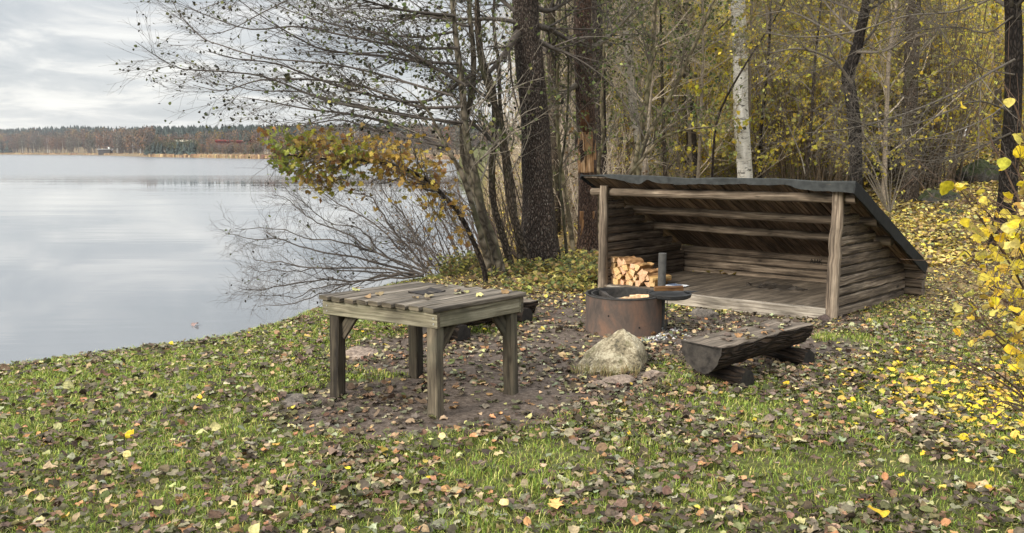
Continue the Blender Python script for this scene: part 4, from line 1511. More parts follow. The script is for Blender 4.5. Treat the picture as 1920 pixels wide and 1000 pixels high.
    big_tree('dark_tree', 'black barked trunk at the right edge behind the yellow leaved bush', None,
             [(1880, 432), (1887, 380), (1893, 300), (1899, 220), (1901, 120), (1900, 40), (1897, -40)], 12.9, 0, [.16, .14, .125, .118, .11, .105, .08], 7.5, DARKB,
             [([(1902, 112), (1850, 140), (1790, 175), (1700, 212), (1600, 240), (1510, 250)], 12.7, -1.2),
              ([(1902, 140), (1849, 131), (1821, 113), (1792, 103), (1762, 53), (1740, 10)], 12.7, -.4),
              ([(1900, 30), (1850, 62), (1790, 50), (1700, 62), (1620, 90), (1540, 130), (1480, 145)], 12.8, .5),
              ([(1899, 185), (1850, 222), (1780, 250), (1700, 264), (1630, 258)], 12.7, -1.0),
              ([(1896, 250), (1850, 270), (1800, 290), (1740, 302), (1690, 290)], 12.8, .6),
              ([(1898, -20), (1800, 20), (1700, 30), (1600, 60), (1500, 70), (1430, 60)], 12.8, -.3),
              ([(1896, 210), (1830, 190), (1740, 225), (1660, 240), (1560, 215)], 12.6, -1.5)],
             160, PAL_YEL, 37, .04, .3, 20, None, (.105, .092, .076), (26, 1.25), .05, .016)
    # trunks further back between the alders
    big_tree('slim_tree', 'greenish slim trunk seen between the two thick alder trunks', None, [(1040, 450), (1041, 300), (1037, 180), (1034, 90), (1031, 0), (1030, -40)], 18.5, 0, [.12, .11, .105, .1, .09, .07], 9, GREYB,
             [([(1036, 120), (1020, 90), (1000, 70)], 18.5, .3)], 700, PAL_GREEN, 38, .05, .2, 16, (.65, .62, .55), TW_DARK, (16, 1.4), .06)
    big_tree('dark_tree', 'dark trunk directly right of the torn reddish trunk', None, [(1128, 440), (1127, 300), (1124, 180), (1122, 70), (1121, 0), (1120, -40)], 18.0, 0, [.14, .13, .125, .12, .11, .08], 9, DARKB, (), 500, PAL_GREEN, 39, .05, .2, 18, (1.5, 1.4, 1.3), TW_DARK, (14, 1.4), .06)


build_big_trees()


def sapling(label, pix, Y, dY, r, mat, col, n1, l1, leaf_n, pal, seed, top=5.5, leaf=.06, tw=TW_GREY, name='sapling', group=None, kind='oval'):
    q = np.random.default_rng(seed)
    pts = stem_pts(pix, Y, dY, top, 26, .1)
    g = pts[0]
    root = empty(name, (g[0], g[1], Hs(g[0], g[1])), label, 'tree', group)
    off = np.array(root.location)
    trunk(pts, [r, r * .85, r * .7, r * .5, r * .3], 'trunk', mat, root, 10, .05, .1, q, off, col)
    v, lv = Veg(), Veg()
    P = pts[None]; R = np.linspace(r, r * .3, len(pts))[None]
    c1, r1 = sprout(q, P, R, n1, l1, 8, .2, .99, (30, 65), .08, .03, None, 0, .45, .3, .4, .004)
    v.branches(c1, r1, 5, tw, q)
    c2, r2 = sprout(q, c1, r1, 6, l1 * .5, 6, .15, 1, (20, 60), .1, .02, None, 0, .55, .4, .4, .0025)
    v.branches(c2, r2, 3, tw, q)
    c3, r3 = sprout(q, c2, r2, 3, l1 * .22, 4, .2, 1, (20, 60), .1, .02, None, 0, .7, .5, .4, .0018)
    v.branches(c3, r3, 3, tw, q)
    hang_leaves(lv, q, on_twigs(q, c2, leaf_n, .2), leaf, pal, kind, 1.5, .25)
    finish(root, v, 'branches', TWIG); finish(root, lv, 'foliage', LEAF)
    return root


def build_saplings():
    pale = (1.8, 1.72, 1.42)
    sapling('upright pale sapling of the fork rising behind the left part of the roof', [(1188, 345), (1200, 262), (1214, 170), (1222, 100), (1229, 0), (1232, -40)], 16.5, .4, .076, SMOOTHB, pale, 12, 1.3, 260, PAL_GREEN, 51)
    sapling('slanting pale sapling leaning right across the fork behind the roof', [(1196, 345), (1210, 266), (1250, 192), (1290, 112), (1337, 5), (1352, -30)], 16.3, .8, .056, SMOOTHB, pale, 12, 1.2, 240, PAL_GREEN, 52)
    sapling('low arching pale sapling bending right just above the roof', [(1176, 345), (1205, 298), (1240, 260), (1290, 243), (1340, 237), (1385, 222)], 16.0, .3, .036, SMOOTHB, pale, 9, .9, 260, PAL_GREEN, 53, None)
    sapling('wavy pale sapling close to the right of the torn reddish trunk', [(1122, 400), (1121, 312), (1131, 262), (1128, 200), (1130, 150), (1133, 60), (1130, -20)], 16.0, .2, .045, SMOOTHB, pale, 12, 1.1, 220, PAL_GREEN, 54)
    sapling('straight brown sapling between the forked pale stems and the white birch', [(1248, 345), (1246, 297), (1243, 200), (1240, 100), (1238, 0)], 19, .2, .055, GREYB, (.7, .65, .6), 12, 1.4, 240, PAL_OLIVE, 55)
    sapling('thin dark sapling leaning across the white birch', [(1335, 345), (1346, 222), (1396, 124), (1450, 40), (1480, -20)], 17.0, .3, .028, DARKB, (1.6, 1.4, 1.3), 10, 1.0, 160, PAL_OLIVE, 56)
    sapling('pale slim sapling just right of the thickest alder', [(1077, 478), (1066, 400), (1053, 318), (1045, 230), (1046, 120), (1050, 0)], 14.9, .2, .045, SMOOTHB, pale, 9, .9, 160, PAL_GREEN, 57)
    sapling('second thin sapling leaning beside the torn reddish trunk', [(1064, 480), (1056, 400), (1050, 330), (1062, 240), (1066, 130), (1060, 20)], 14.6, .4, .028, SMOOTHB, (.7, .72, .6), 9, .8, 160, PAL_GREEN, 58)
    sapling('dark thin sapling between the white birch and the crooked trunk', [(1425, 345), (1428, 240), (1440, 120), (1446, 0)], 20, .3, .05, DARKB, (1.8, 1.6, 1.4), 13, 1.5, 500, PAL_YEL, 59)
    sapling('brown sapling under yellow leaves left of the crooked trunk', [(1512, 345), (1520, 240), (1528, 120), (1540, 0)], 18, .3, .045, GREYB, (.6, .55, .5), 13, 1.5, 700, PAL_YEL, 60)


build_saplings()


def build_maple():
    q = np.random.default_rng(41)
    pts = stem_pts([(908, 507), (882, 440), (857, 395), (830, 366), (800, 338), (760, 318), (700, 303), (640, 300), (580, 296), (520, 288)], 11.9, -.9, None, 30, .1)
    g = pts[0]
    root = empty('maple_sapling', (g[0], g[1], Hs(g[0], g[1])), 'leaning maple with green to orange autumn leaves reaching out over the water', 'tree')
    off = np.array(root.location)
    trunk(pts, [.04, .034, .026, .018, .008], 'trunk', DARKB, root, 10, .04, .1, q, off, (1.4, 1.3, 1.2))
    v, lv = Veg(), Veg()
    c1, r1 = sprout(q, pts[None], np.linspace(.045, .008, 30)[None], 34, .75, 7, .38, 1, (30, 70), .1, .02, (-1, 0, 0), .04, .5, .3, .3, .004)
    v.branches(c1, r1, 5, TW_DARK, q)
    c2, r2 = sprout(q, c1, r1, 3, .35, 5, .2, 1, (20, 60), .1, 0, None, 0, .6, .4, .3, .0025)
    v.branches(c2, r2, 3, TW_DARK, q)
    spots = []
    def band(n, x0, x1, f0, f1):
        x = q.uniform(x0, x1, n)
        y = np.array([q.uniform(f0(a), f1(a)) for a in x])
        for a, b in zip(x, y):
            spots.append((a + q.normal() * 5, b + q.normal() * 7))
    band(600, 512, 640, lambda a: np.interp(a, [512, 560, 640], [275, 255, 262]), lambda a: np.interp(a, [512, 560, 600, 640], [308, 336, 350, 334]))
    band(50, 585, 625, lambda a: 330, lambda a: 362)
    band(420, 640, 760, lambda a: np.interp(a, [640, 700, 760], [258, 262, 275]), lambda a: np.interp(a, [640, 700, 760], [345, 325, 330]))
    band(190, 740, 830, lambda a: np.interp(a, [740, 790, 830], [272, 278, 310]), lambda a: np.interp(a, [740, 790, 830], [335, 350, 362]))
    band(80, 790, 872, lambda a: 372, lambda a: 418)
    band(22, 845, 895, lambda a: 425, lambda a: 455)
    band(90, 490, 620, lambda a: 238, lambda a: 275)
    band(40, 760, 850, lambda a: 330, lambda a: 385)
    band(70, 500, 700, lambda a: 236, lambda a: 365)
    band(60, 640, 870, lambda a: 250, lambda a: 395)
    sp = np.array(spots); n = len(sp)
    pos = np.array([D(a, b, Y) for (a, b), Y in zip(sp, np.interp(sp[:, 0], [500, 900], [11.0, 11.7]) + q.normal(size=n) * .32)])
    t = np.clip((sp[:, 0] - 520) / 260 + q.normal(size=n) * .26 + .25 * np.sin(sp[:, 0] * .045) + .15 * np.sin(sp[:, 1] * .15), 0, 1)
    keys = np.array([0, .22, .45, .62, .8, 1.0]); cols = np.array([(.17, .20, .03), (.25, .24, .035), (.20, .125, .035), (.30, .19, .04), (.42, .34, .06), (.32, .20, .045)])
    C = np.stack([np.interp(t, keys, cols[:, k]) for k in range(3)], 1) * np.exp(.22 * q.normal(size=(n, 1)))
    br = q.random(n) < .14
    C[br] = np.array([.20, .10, .035]) * np.exp(.2 * q.normal(size=(br.sum(), 1)))
    stalks(v, q, np.concatenate([c1.reshape(-1, 3), c2.reshape(-1, 3)]), pos, .0022, TW_DARK)
    for part in np.array_split(q.permutation(n), 6):
        tmpl = leaf_shape('maple', q.uniform(-.1, .3), q.uniform(0, .5))
        scatter(lv, tmpl, pos[part], rots(q, len(part), 1.35), q.uniform(.05, .095, len(part)), C[part])
    finish(root, v, 'branches', TWIG); finish(root, lv, 'foliage', LEAF)


build_maple()


def build_lake_shrubs():
    q = np.random.default_rng(61)
    g = np.array([*G(800, 514)[:2], 0])
    root = empty('bare_shrub', (g[0], g[1], Hs(g[0], g[1])), 'bare grey shrub with fine twigs lying low over the water behind the table', 'shrub')
    BP = [
        ([(795, 515), (760, 505), (717, 477), (690, 440), (670, 422), (627, 413), (583, 387), (550, 363), (510, 337)], 12.6, -.5),
        ([(795, 518), (720, 506), (653, 503), (573, 500), (523, 487), (473, 477), (447, 463)], 12.5, -.6),
        ([(800, 510), (740, 490), (690, 470), (640, 455), (590, 440), (540, 420), (480, 412), (442, 413)], 12.6, .3),
        ([(785, 518), (700, 520), (620, 518), (560, 530), (500, 540), (462, 530)], 12.4, -.8),
        ([(790, 516), (720, 530), (660, 545), (600, 556), (540, 572), (485, 585)], 12.3, -.9),
        ([(800, 505), (760, 450), (720, 400), (690, 360), (640, 340), (600, 330)], 12.8, .6),
        ([(810, 500), (790, 440), (760, 380), (720, 340), (690, 310)], 12.8, .8),
        ([(790, 515), (700, 495), (640, 480), (590, 470), (530, 450), (480, 440), (450, 430)], 12.6, .9),
        ([(780, 518), (690, 512), (610, 508), (550, 512), (490, 505), (455, 495)], 12.5, .2),
        ([(800, 508), (745, 470), (700, 430), (640, 390), (590, 360), (545, 352)], 12.7, .9),
        ([(795, 514), (735, 512), (680, 528), (620, 540), (560, 555), (510, 560)], 12.4, .1),
        ([(795, 510), (730, 480), (660, 440), (600, 420), (550, 395), (500, 375)], 12.6, -.2)]
    P, R = limbs(BP, 20, .015, .003, q)
    P[:, 1:] += np.cumsum(.022 * q.normal(size=P[:, 1:].shape), axis=1)
    v, lv = Veg(), Veg()
    v.branches(P, R, 6, TW_DARK, q)
    c1, r1 = sprout(q, P, R, 18, .78, 8, .06, .95, (20, 62), .19, .035, (-.6, 0, .2), .03, .5, .35, .65, .0024)
    v.branches(c1, r1, 4, TW_DARK, q)
    c2, r2 = sprout(q, c1, r1, 5, .42, 6, .1, 1, (22, 65), .2, .02, (-1, 0, .1), .02, .6, .4, .4, .0018)
    v.branches(c2, r2, 3, (.075, .062, .052), q)
    c3, r3 = sprout(q, c2, r2, 2, .2, 4, .2, 1, (18, 50), .1, .02, None, 0, .7, .5, .4, .0016)
    v.branches(c3, r3, 3, (.085, .07, .06), q)
    hang_leaves(lv, q, on_twigs(q, c2, 160, .3), .045, PAL_ALDER, 'oval', 1.5, .25)
    finish(root, v, 'branches', TWIG); finish(root, lv, 'foliage', LEAF)
    # upright thicket of thin stems on the bank
    for (px, py, n, h, lean, lab, seed, leaves, pal) in (
            (862, 508, 34, 2.4, (-.55, .25), 'dense brown thicket of thin stems on the bank behind the leaning alder stems', 62, 260, PAL_RUST),
            (960, 492, 26, 2.2, (-.15, .4), 'twiggy bush between the alder clump and the thickest trunk', 63, 240, PAL_OLIVE),
            (905, 470, 30, 2.8, (-.4, .5), 'far bank bush of bare brown stems close to the water', 64, 200, PAL_RUST)):
        q = np.random.default_rng(seed)
        g = ground_pt(px, py)
        root = empty('bare_bush', g, lab, 'bush')
        base = np.array(root.location)
        P0 = np.zeros((n, 9, 3)); P0[:, 0] = base + np.concatenate([q.normal(size=(n, 2)) * .25, np.zeros((n, 1))], 1)
        d = unit(np.concatenate([q.normal(size=(n, 2)) * .35 + np.array(lean), np.ones((n, 1))], 1))
        L = h * q.uniform(.6, 1.2, n)
        for k in range(1, 9):
            d = unit(d + .08 * q.normal(size=d.shape) + np.array([lean[0] * .06, lean[1] * .06, -.01]))
            P0[:, k] = P0[:, k - 1] + d * (L / 8)[:, None]
        R0 = np.linspace(.014, .004, 9)[None] * q.uniform(.6, 1.2, (n, 1))
        v, lv = Veg(), Veg()
        v.branches(P0, R0, 5, (.08, .06, .048), q)
        c1, r1 = sprout(q, P0, R0, 7, .8, 6, .2, 1, (20, 55), .1, .02, None, 0, .5, .4, .4, .003)
        v.branches(c1, r1, 3, (.085, .066, .052), q)
        c2, r2 = sprout(q, c1, r1, 4, .35, 4, .2, 1, (20, 55), .1, .02, None, 0, .6, .5, .4, .002)
        v.branches(c2, r2, 3, (.10, .078, .06), q)
        hang_leaves(lv, q, on_twigs(q, c1, leaves, .2), .055, pal, 'oval', 1.5, .25)
        finish(root, v, 'stems', TWIG); finish(root, lv, 'foliage', LEAF)


build_lake_shrubs()


def build_yellow_bush():
    """the bush whose branches come in at the right edge, a few metres from the camera"""
    q = np.random.default_rng(71)
    rx = np.array([2.95, 4.35]); rz = Hs(*rx)
    root = empty('yellow_leaved_bush', (rx[0], rx[1], rz), 'bush with bright yellow leaves reaching in at the right edge close to the camera', 'bush')
    base = np.array(root.location)
    ends = [(1770, 335, 3.7), (1815, 195, 4.2), (1888, 180, 3.9), (1880, 295, 3.6), (1905, 300, 3.4), (1830, 390, 3.9), (1795, 470, 4.1), (1850, 455, 3.7), (1835, 540, 3.9), (1870, 420, 3.5),
            (1890, 500, 3.6), (1850, 640, 3.8), (1800, 600, 4.2), (1880, 590, 3.5), (1840, 700, 3.9), (1905, 650, 3.4), (1860, 770, 3.6), (1900, 380, 3.8), (1910, 540, 4.0), (1790, 690, 4.3), (1905, 740, 3.7)]
    P = []
    for (px, py, Y) in ends:
        e = D(px, py, Y)
        b = base + np.array([q.normal() * .12, q.normal() * .12, -.05])
        m = b + (e - b) * .5 + np.array([.10, 0, .12 + .25 * max(0, (e - b)[2]) * .3])
        P.append(spline(np.array([b, b * .72 + e * .28 + np.array([.12, 0, .10]), m, e * .8 + m * .2 + np.array([0, 0, .05]), e]), 16))
    P = np.array(P); R = np.tile(np.linspace(.009, .0018, 16)[None], (len(P), 1))
    v, lv = Veg(), Veg()
    TWB = (.10, .065, .045)
    v.branches(P, R, 6, TWB, q)
    c1, r1 = sprout(q, P, R, 6, .42, 6, .4, .98, (20, 50), .08, .01, (-1, 0, 0), .06, .6, .4, .3, .0016)
    v.branches(c1, r1, 4, TWB, q)
    c2, r2 = sprout(q, c1, r1, 2, .2, 4, .2, 1, (20, 50), .08, .01, None, 0, .7, .5, .3, .0012)
    v.branches(c2, r2, 3, TWB, q)
    spots = [(1785, 340, 3.6, 1.25), (1797, 345, 3.6, 1.2), (1806, 197, 4.1, .9), (1894, 183, 3.8, .9), (1885, 295, 3.5, 1.0), (1902, 292, 3.4, 1.1), (1880, 318, 3.6, .8), (1915, 270, 3.5, 1.0), (1912, 340, 3.4, 1.2),
             (1838, 393, 3.9, 1), (1825, 422, 3.9, 1), (1850, 430, 3.8, 1), (1800, 485, 4.0, 1), (1832, 486, 3.9, .9), (1858, 470, 3.8, .8), (1778, 523, 4.1, .9), (1822, 570, 3.9, 1), (1855, 445, 3.7, 1), (1790, 350, 3.6, 1)]
    def gau(n, cx, cy, sx, sy, Y, sY):
        for _ in range(n):
            spots.append((cx + q.normal() * sx, cy + q.normal() * sy, Y + q.normal() * sY, q.uniform(.6, 1.05)))
    gau(26, 1915, 400, 16, 25, 3.5, .2)
    gau(30, 1880, 470, 24, 40, 3.8, .2)
    gau(46, 1925, 520, 22, 60, 3.6, .25)
    gau(30, 1880, 560, 25, 30, 3.9, .25)
    gau(80, 1925, 640, 30, 60, 3.5, .25)
    gau(22, 1870, 420, 30, 30, 3.9, .2)
    gau(16, 1845, 420, 28, 30, 3.9, .2)
    gau(18, 1850, 520, 30, 40, 4.0, .2)
    gau(14, 1820, 600, 30, 40, 4.1, .2)
    n = len(spots)
    pos = np.array([D(a, b, c) for a, b, c, _ in spots]); sz = np.array([s for *_, s in spots]) * .056
    pos[:, 2] = np.maximum(pos[:, 2], H(pos[:, 0], pos[:, 1]) + .03)
    C = pick(q, [((.70, .51, .03), 4), ((.62, .48, .07), 3), ((.56, .48, .14), 2), ((.44, .38, .08), 1.4), ((.40, .26, .06), .6)], n, .13)
    stalks(v, q, np.concatenate([P[:, 6:].reshape(-1, 3), c1.reshape(-1, 3), c2.reshape(-1, 3)]), pos, .0012, TWB)
    for part in np.array_split(q.permutation(n), 6):
        scatter(lv, leaf_shape('round', q.uniform(.05, .4), q.uniform(.1, .7), q), pos[part], rots(q, len(part), 1.25), sz[part], C[part])
    finish(root, v, 'branches', TWIG); finish(root, lv, 'foliage', leaf_mat('bright_yellow_leaf', .4, .5, .3))


build_yellow_bush()


def build_hazel():
    """small hazel with a low spray of yellow leaves in front of the crooked trunk"""
    q = np.random.default_rng(81)
    g = ground_pt(1668, 402)
    root = empty('hazel_sapling', g, 'hazel sapling with sprays of pale yellow leaves hanging before the crooked trunk', 'tree')
    base = np.array(root.location); Y = base[1]
    ends = [(1510, 212), (1545, 245), (1525, 262), (1575, 282), (1620, 268), (1650, 245), (1690, 240), (1600, 215), (1700, 275), (1560, 225), (1640, 290)]
    P = np.array([spline(np.array([base, base * .5 + D(a, b, Y - .4 + q.normal() * .3) * .5 + np.array([.12, 0, .2]), D(a, b, Y - .5 + q.normal() * .4)]), 14) for a, b in ends])
    R = np.tile(np.linspace(.016, .003, 14)[None], (len(P), 1))
    v, lv = Veg(), Veg()
    v.branches(P, R, 5, TW_GREY, q)
    c1, r1 = sprout(q, P, R, 9, .5, 6, .45, 1, (20, 60), .1, .0, None, 0, .5, .4, .3, .0025)
    v.branches(c1, r1, 3, TW_GREY, q)
    n = 330
    hang_leaves(lv, q, on_twigs(q, c1, n, .2), .075, [((.62, .50, .05), 3), ((.50, .44, .08), 3), ((.40, .38, .09), 1)], 'oval', 1.4, .15)
    finish(root, v, 'branches', TWIG); finish(root, lv, 'foliage', LEAF)


build_hazel()

# ------------------------------------------------------------------ the wood behind: prototypes, then copies
def tree_proto(q, height, r0, nb, l1, ang, t0, up, n2, n3, leaf_n, pal, leaf, bark, col, tw, stems=1, spread=.0, wander=.05):
    """returns list of (part name, mesh) in local coordinates"""
    K = 13
    P = np.zeros((stems, K, 3)); d = unit(np.concatenate([q.normal(size=(stems, 2)) * max(spread, .03), np.ones((stems, 1))], 1))
    P[:, 0] = np.concatenate([q.normal(size=(stems, 2)) * (.22 if stems > 1 else 0), np.full((stems, 1), -.2)], 1)
    L = height * q.uniform(.65 if stems > 1 else 1, 1.1, stems)
    for k in range(1, K):
        d = unit(d + wander * q.normal(size=d.shape) + np.array([0, 0, .02]))
        P[:, k] = P[:, k - 1] + d * (L / (K - 1))[:, None]
    R = r0 * np.linspace(1, .28, K)[None] * q.uniform(.7, 1.2, (stems, 1))
    tv = Veg(); tv.branches(P, R, 8 if stems == 1 else 5, col, q)
    v, lv = Veg(), Veg()
    c1, r1 = sprout(q, P, R, nb, l1, 7, t0, .99, ang, .09, up, None, 0, .4, .3, .45, .004)
    v.branches(c1, r1, 4, tw, q)
    c2, r2 = sprout(q, c1, r1, n2, l1 * .5, 5, .1, 1, (20, 60), .11, up * .5, None, 0, .55, .4, .4, .0035)
    v.branches(c2, r2, 3, tw, q)
    if n3:
        c3, r3 = sprout(q, c2, r2, n3, l1 * .25, 4, .2, 1, (20, 60), .11, .01, None, 0, .7, .5, .4, .003)
        v.branches(c3, r3, 3, tw, q)
        src = c3
    else:
        src = c2
    if leaf_n:
        hang_leaves(lv, q, np.concatenate([on_twigs(q, c2, leaf_n // 2, .2), on_twigs(q, src, leaf_n - leaf_n // 2, .2)]), leaf, pal, 'card', 1.5, .25)
    out = [('trunk' if stems == 1 else 'stems', tv.mesh('trunk', [TWIG])), ('branches', v.mesh('branches', [TWIG]))]
    if leaf_n:
        out.append(('foliage', lv.mesh('foliage', [LEAF])))
    return out


def build_wood():
    q = np.random.default_rng(91)
    BR = (.36, .295, .225); BR2 = (.44, .37, .285); DK = (.11, .09, .072)
    kinds = {
        'bare': ('bare_tree', 'slender nearly bare grey brown tree in the wood behind the shelter', 'tree', 'slender bare trees in the wood',
                 [tree_proto(q, 8.6, .07, 28, 2.1, (35, 65), .1, .04, 6, 3, 160, PAL_OLIVE, .075, None, BR, BR2) for _ in range(2)]),
        'yellow': ('yellow_tree', 'young tree with small yellow autumn leaves in the wood behind the shelter', 'tree', 'young yellow leaved trees in the wood',
                   [tree_proto(q, 7.0, .055, 32, 2.0, (35, 70), .08, .03, 6, 2, 2600, PAL_YEL, .11, None, BR, BR2) for _ in range(2)]),
        'hazel': ('hazel_bush', 'hazel bush of many upright brown shoots with yellow leaves in the wood', 'bush', 'hazel bushes of upright shoots in the wood',
                  [tree_proto(q, 4.6, .022, 7, .9, (18, 45), .2, .05, 4, 0, 700, PAL_YEL, .095, None, (.14, .105, .07), (.15, .115, .08), 26, .16) for _ in range(2)]),
        'green': ('green_sapling', 'sapling still holding sparse green leaves in the wood behind the alders', 'tree', 'green leaved saplings in the wood',
                  [tree_proto(q, 7.5, .05, 30, 1.9, (35, 70), .12, .04, 6, 2, 900, PAL_GREEN, .085, None, BR2, BR2)]),
        'orange': ('orange_tree', 'tree with orange autumn leaves deep in the wood above the shelter', 'tree', 'orange leaved trees deep in the wood',
                   [tree_proto(q, 12.5, .09, 34, 2.6, (35, 70), .2, .03, 6, 2, 1700, PAL_ORANGE, .11, None, BR, BR)]),
        'trunk': ('tall_tree', 'tall straight tree with a thick trunk deep in the wood behind the shelter', 'tree', 'tall thick trunks deep in the wood',
                  [tree_proto(q, 12, .15, 18, 2.4, (45, 80), .28, .0, 6, 3, 500, PAL_OLIVE, .09, None, DK, BR), tree_proto(q, 12, .12, 18, 2.2, (45, 80), .25, .0, 6, 3, 500, PAL_RUST, .09, None, BR, BR)]),
        'brush': ('brush_bush', 'low brown brush with withered leaves on the wood floor behind the shelter', 'bush', 'low brush on the wood floor',
                  [tree_proto(q, 1.9, .012, 6, .6, (20, 55), .15, .03, 4, 0, 200, PAL_RUST, .07, None, BR, BR2, 34, .3, .08), tree_proto(q, 1.7, .012, 6, .6, (20, 55), .15, .03, 4, 0, 520, PAL_OLIVE + PAL_YEL, .08, None, BR, BR2, 30, .35, .08)]),
    }
    plan = []

    def sow(kind, n, x0, x1, y0, y1, s0=.8, s1=1.2, pw=1.0):
        k = 0
        while k < n:
            px = q.uniform(x0, x1); Y = y0 + (y1 - y0) * q.random() ** pw
            x = (px - 960) / FPX * Y
            if shore_d(np.array([x]), np.array([Y]))[0] < .8 or (1715 < px < 1900 and Y < 33 and kind != 'hazel') or (1755 < px < 1900 and Y < 33):
                continue
            plan.append((kind, x, Y, q.uniform(s0, s1))); k += 1
    sow('bare', 24, 985, 1350, 18, 46)
    sow('bare', 18, 1350, 2050, 19, 50)
    sow('bare', 10, 930, 1060, 22, 60)
    sow('yellow', 18, 1400, 1640, 18.5, 34)
    sow('yellow', 30, 1420, 1960, 20, 46)
    sow('yellow', 9, 1150, 1400, 24, 50)
    sow('hazel', 14, 1440, 1850, 20, 34)
    sow('hazel', 10, 1150, 1450, 22, 40)
    sow('hazel', 4, 1715, 1750, 21.5, 23.5, 1.0, 1.3)
    sow('green', 16, 1000, 1340, 18, 34)
    sow('green', 6, 960, 1120, 16.5, 28)
    sow('orange', 9, 1310, 1520, 34, 52)
    sow('orange', 5, 1010, 1110, 30, 60)
    sow('orange', 3, 1560, 1900, 44, 60)
    sow('trunk', 14, 1110, 1380, 22, 48)
    sow('trunk', 14, 1400, 2000, 24, 55)
    sow('brush', 9, 1000, 1360, 17, 34)
    sow('brush', 8, 1360, 1700, 21, 40)
    sow('brush', 6, 900, 1060, 15.5, 30)
    sow('bare', 9, 2050, 2900, 16, 45); sow('yellow', 16, 2050, 2900, 15, 42); sow('trunk', 8, 2050, 2900, 20, 50); sow('hazel', 5, 2050, 2900, 18, 32)
    used = {}
    for kind, x, y, s in plan:
        nm, lab, cat, grp, protos = kinds[kind]
        pr = protos[q.integers(0, len(protos))]
        root = bpy.data.objects.new(nm, None); COL.objects.link(root)
        root.location = (x, y, Hs(x, y)); root.rotation_euler = (0, 0, q.uniform(0, 6.28)); root.scale = (s, s, s * q.uniform(.9, 1.1))
        tag(root, lab, cat, grp)
        key = id(pr)
        if key not in used:
            used[key] = []
            for pn, me in pr:
                o = link(pn, me, root); used[key].append(o)
        else:
            for src in used[key]:
                o = src.copy(); COL.objects.link(o); o.parent = root


build_wood()


def build_distant_wood():
    """the wood's far depth reads as one mass"""
    q = np.random.default_rng(95)
    v, lv = Veg(), Veg()
    n = 760
    px = q.uniform(900, 2900, n); Y = 48 + 85 * q.random(n) ** 1.2
    x = (px - 960) / FPX * Y
    ok = (shore_d(x, Y) > 1.0) & (q.random(n) < np.clip((px - 960) / 520, .15, 1))
    x, Y = x[ok], Y[ok]; n = len(x)
    z = H(x, Y)
    K = 9
    P = np.zeros((n, K, 3)); P[:, 0] = np.stack([x, Y, z - .2], 1); d = unit(np.concatenate([q.normal(size=(n, 2)) * .06, np.ones((n, 1))], 1)); Lh = q.uniform(7, 12, n)
    for k in range(1, K):
        d = unit(d + .04 * q.normal(size=d.shape)); P[:, k] = P[:, k - 1] + d * (Lh / (K - 1))[:, None]
    R = np.linspace(.13, .03, K)[None] * q.uniform(.5, 1.4, (n, 1))
    v.branches(P, R, 5, (.20, .168, .135), q, .35)
    c1, r1 = sprout(q, P, R, 11, 2.6, 5, .06, 1, (30, 70), .1, .03, None, 0, .4, .4, .4, .012)
    v.branches(c1, r1, 3, (.25, .205, .16), q)
    c2, r2 = sprout(q, c1, r1, 4, 1.3, 3, .1, 1, (20, 60), .12, .02, None, 0, .6, .5, .4, .01)
    v.branches(c2, r2, 3, (.27, .22, .17), q)
    m = 42000
    pos = on_twigs(q, c2, m, .1)
    pxl = 960 + FPX * pos[:, 0] / pos[:, 1]
    wy = np.clip((pxl - 1280) / 200, 0, 1)
    C = np.where((q.random(m) < wy * .75)[:, None], pick(q, PAL_YEL, m, .25), pick(q, PAL_OLIVE + PAL_RUST, m, .25))
    orange = (pxl > 1290) & (pxl < 1530) & (q.random(m) < .45)
    C[orange] = pick(q, PAL_ORANGE, int(orange.sum()), .2)
    scatter(lv, leaf_shape('card', .25, .3), pos, rots(q, m, 1.5), q.uniform(.15, .32, m), C)
    o = link('distant_wood', v.mesh('distant_wood', [TWIG])); tag(o, kind='stuff')
    o2 = link('distant_foliage', lv.mesh('distant_foliage', [LEAF], False)); tag(o2, kind='stuff')


build_distant_wood()

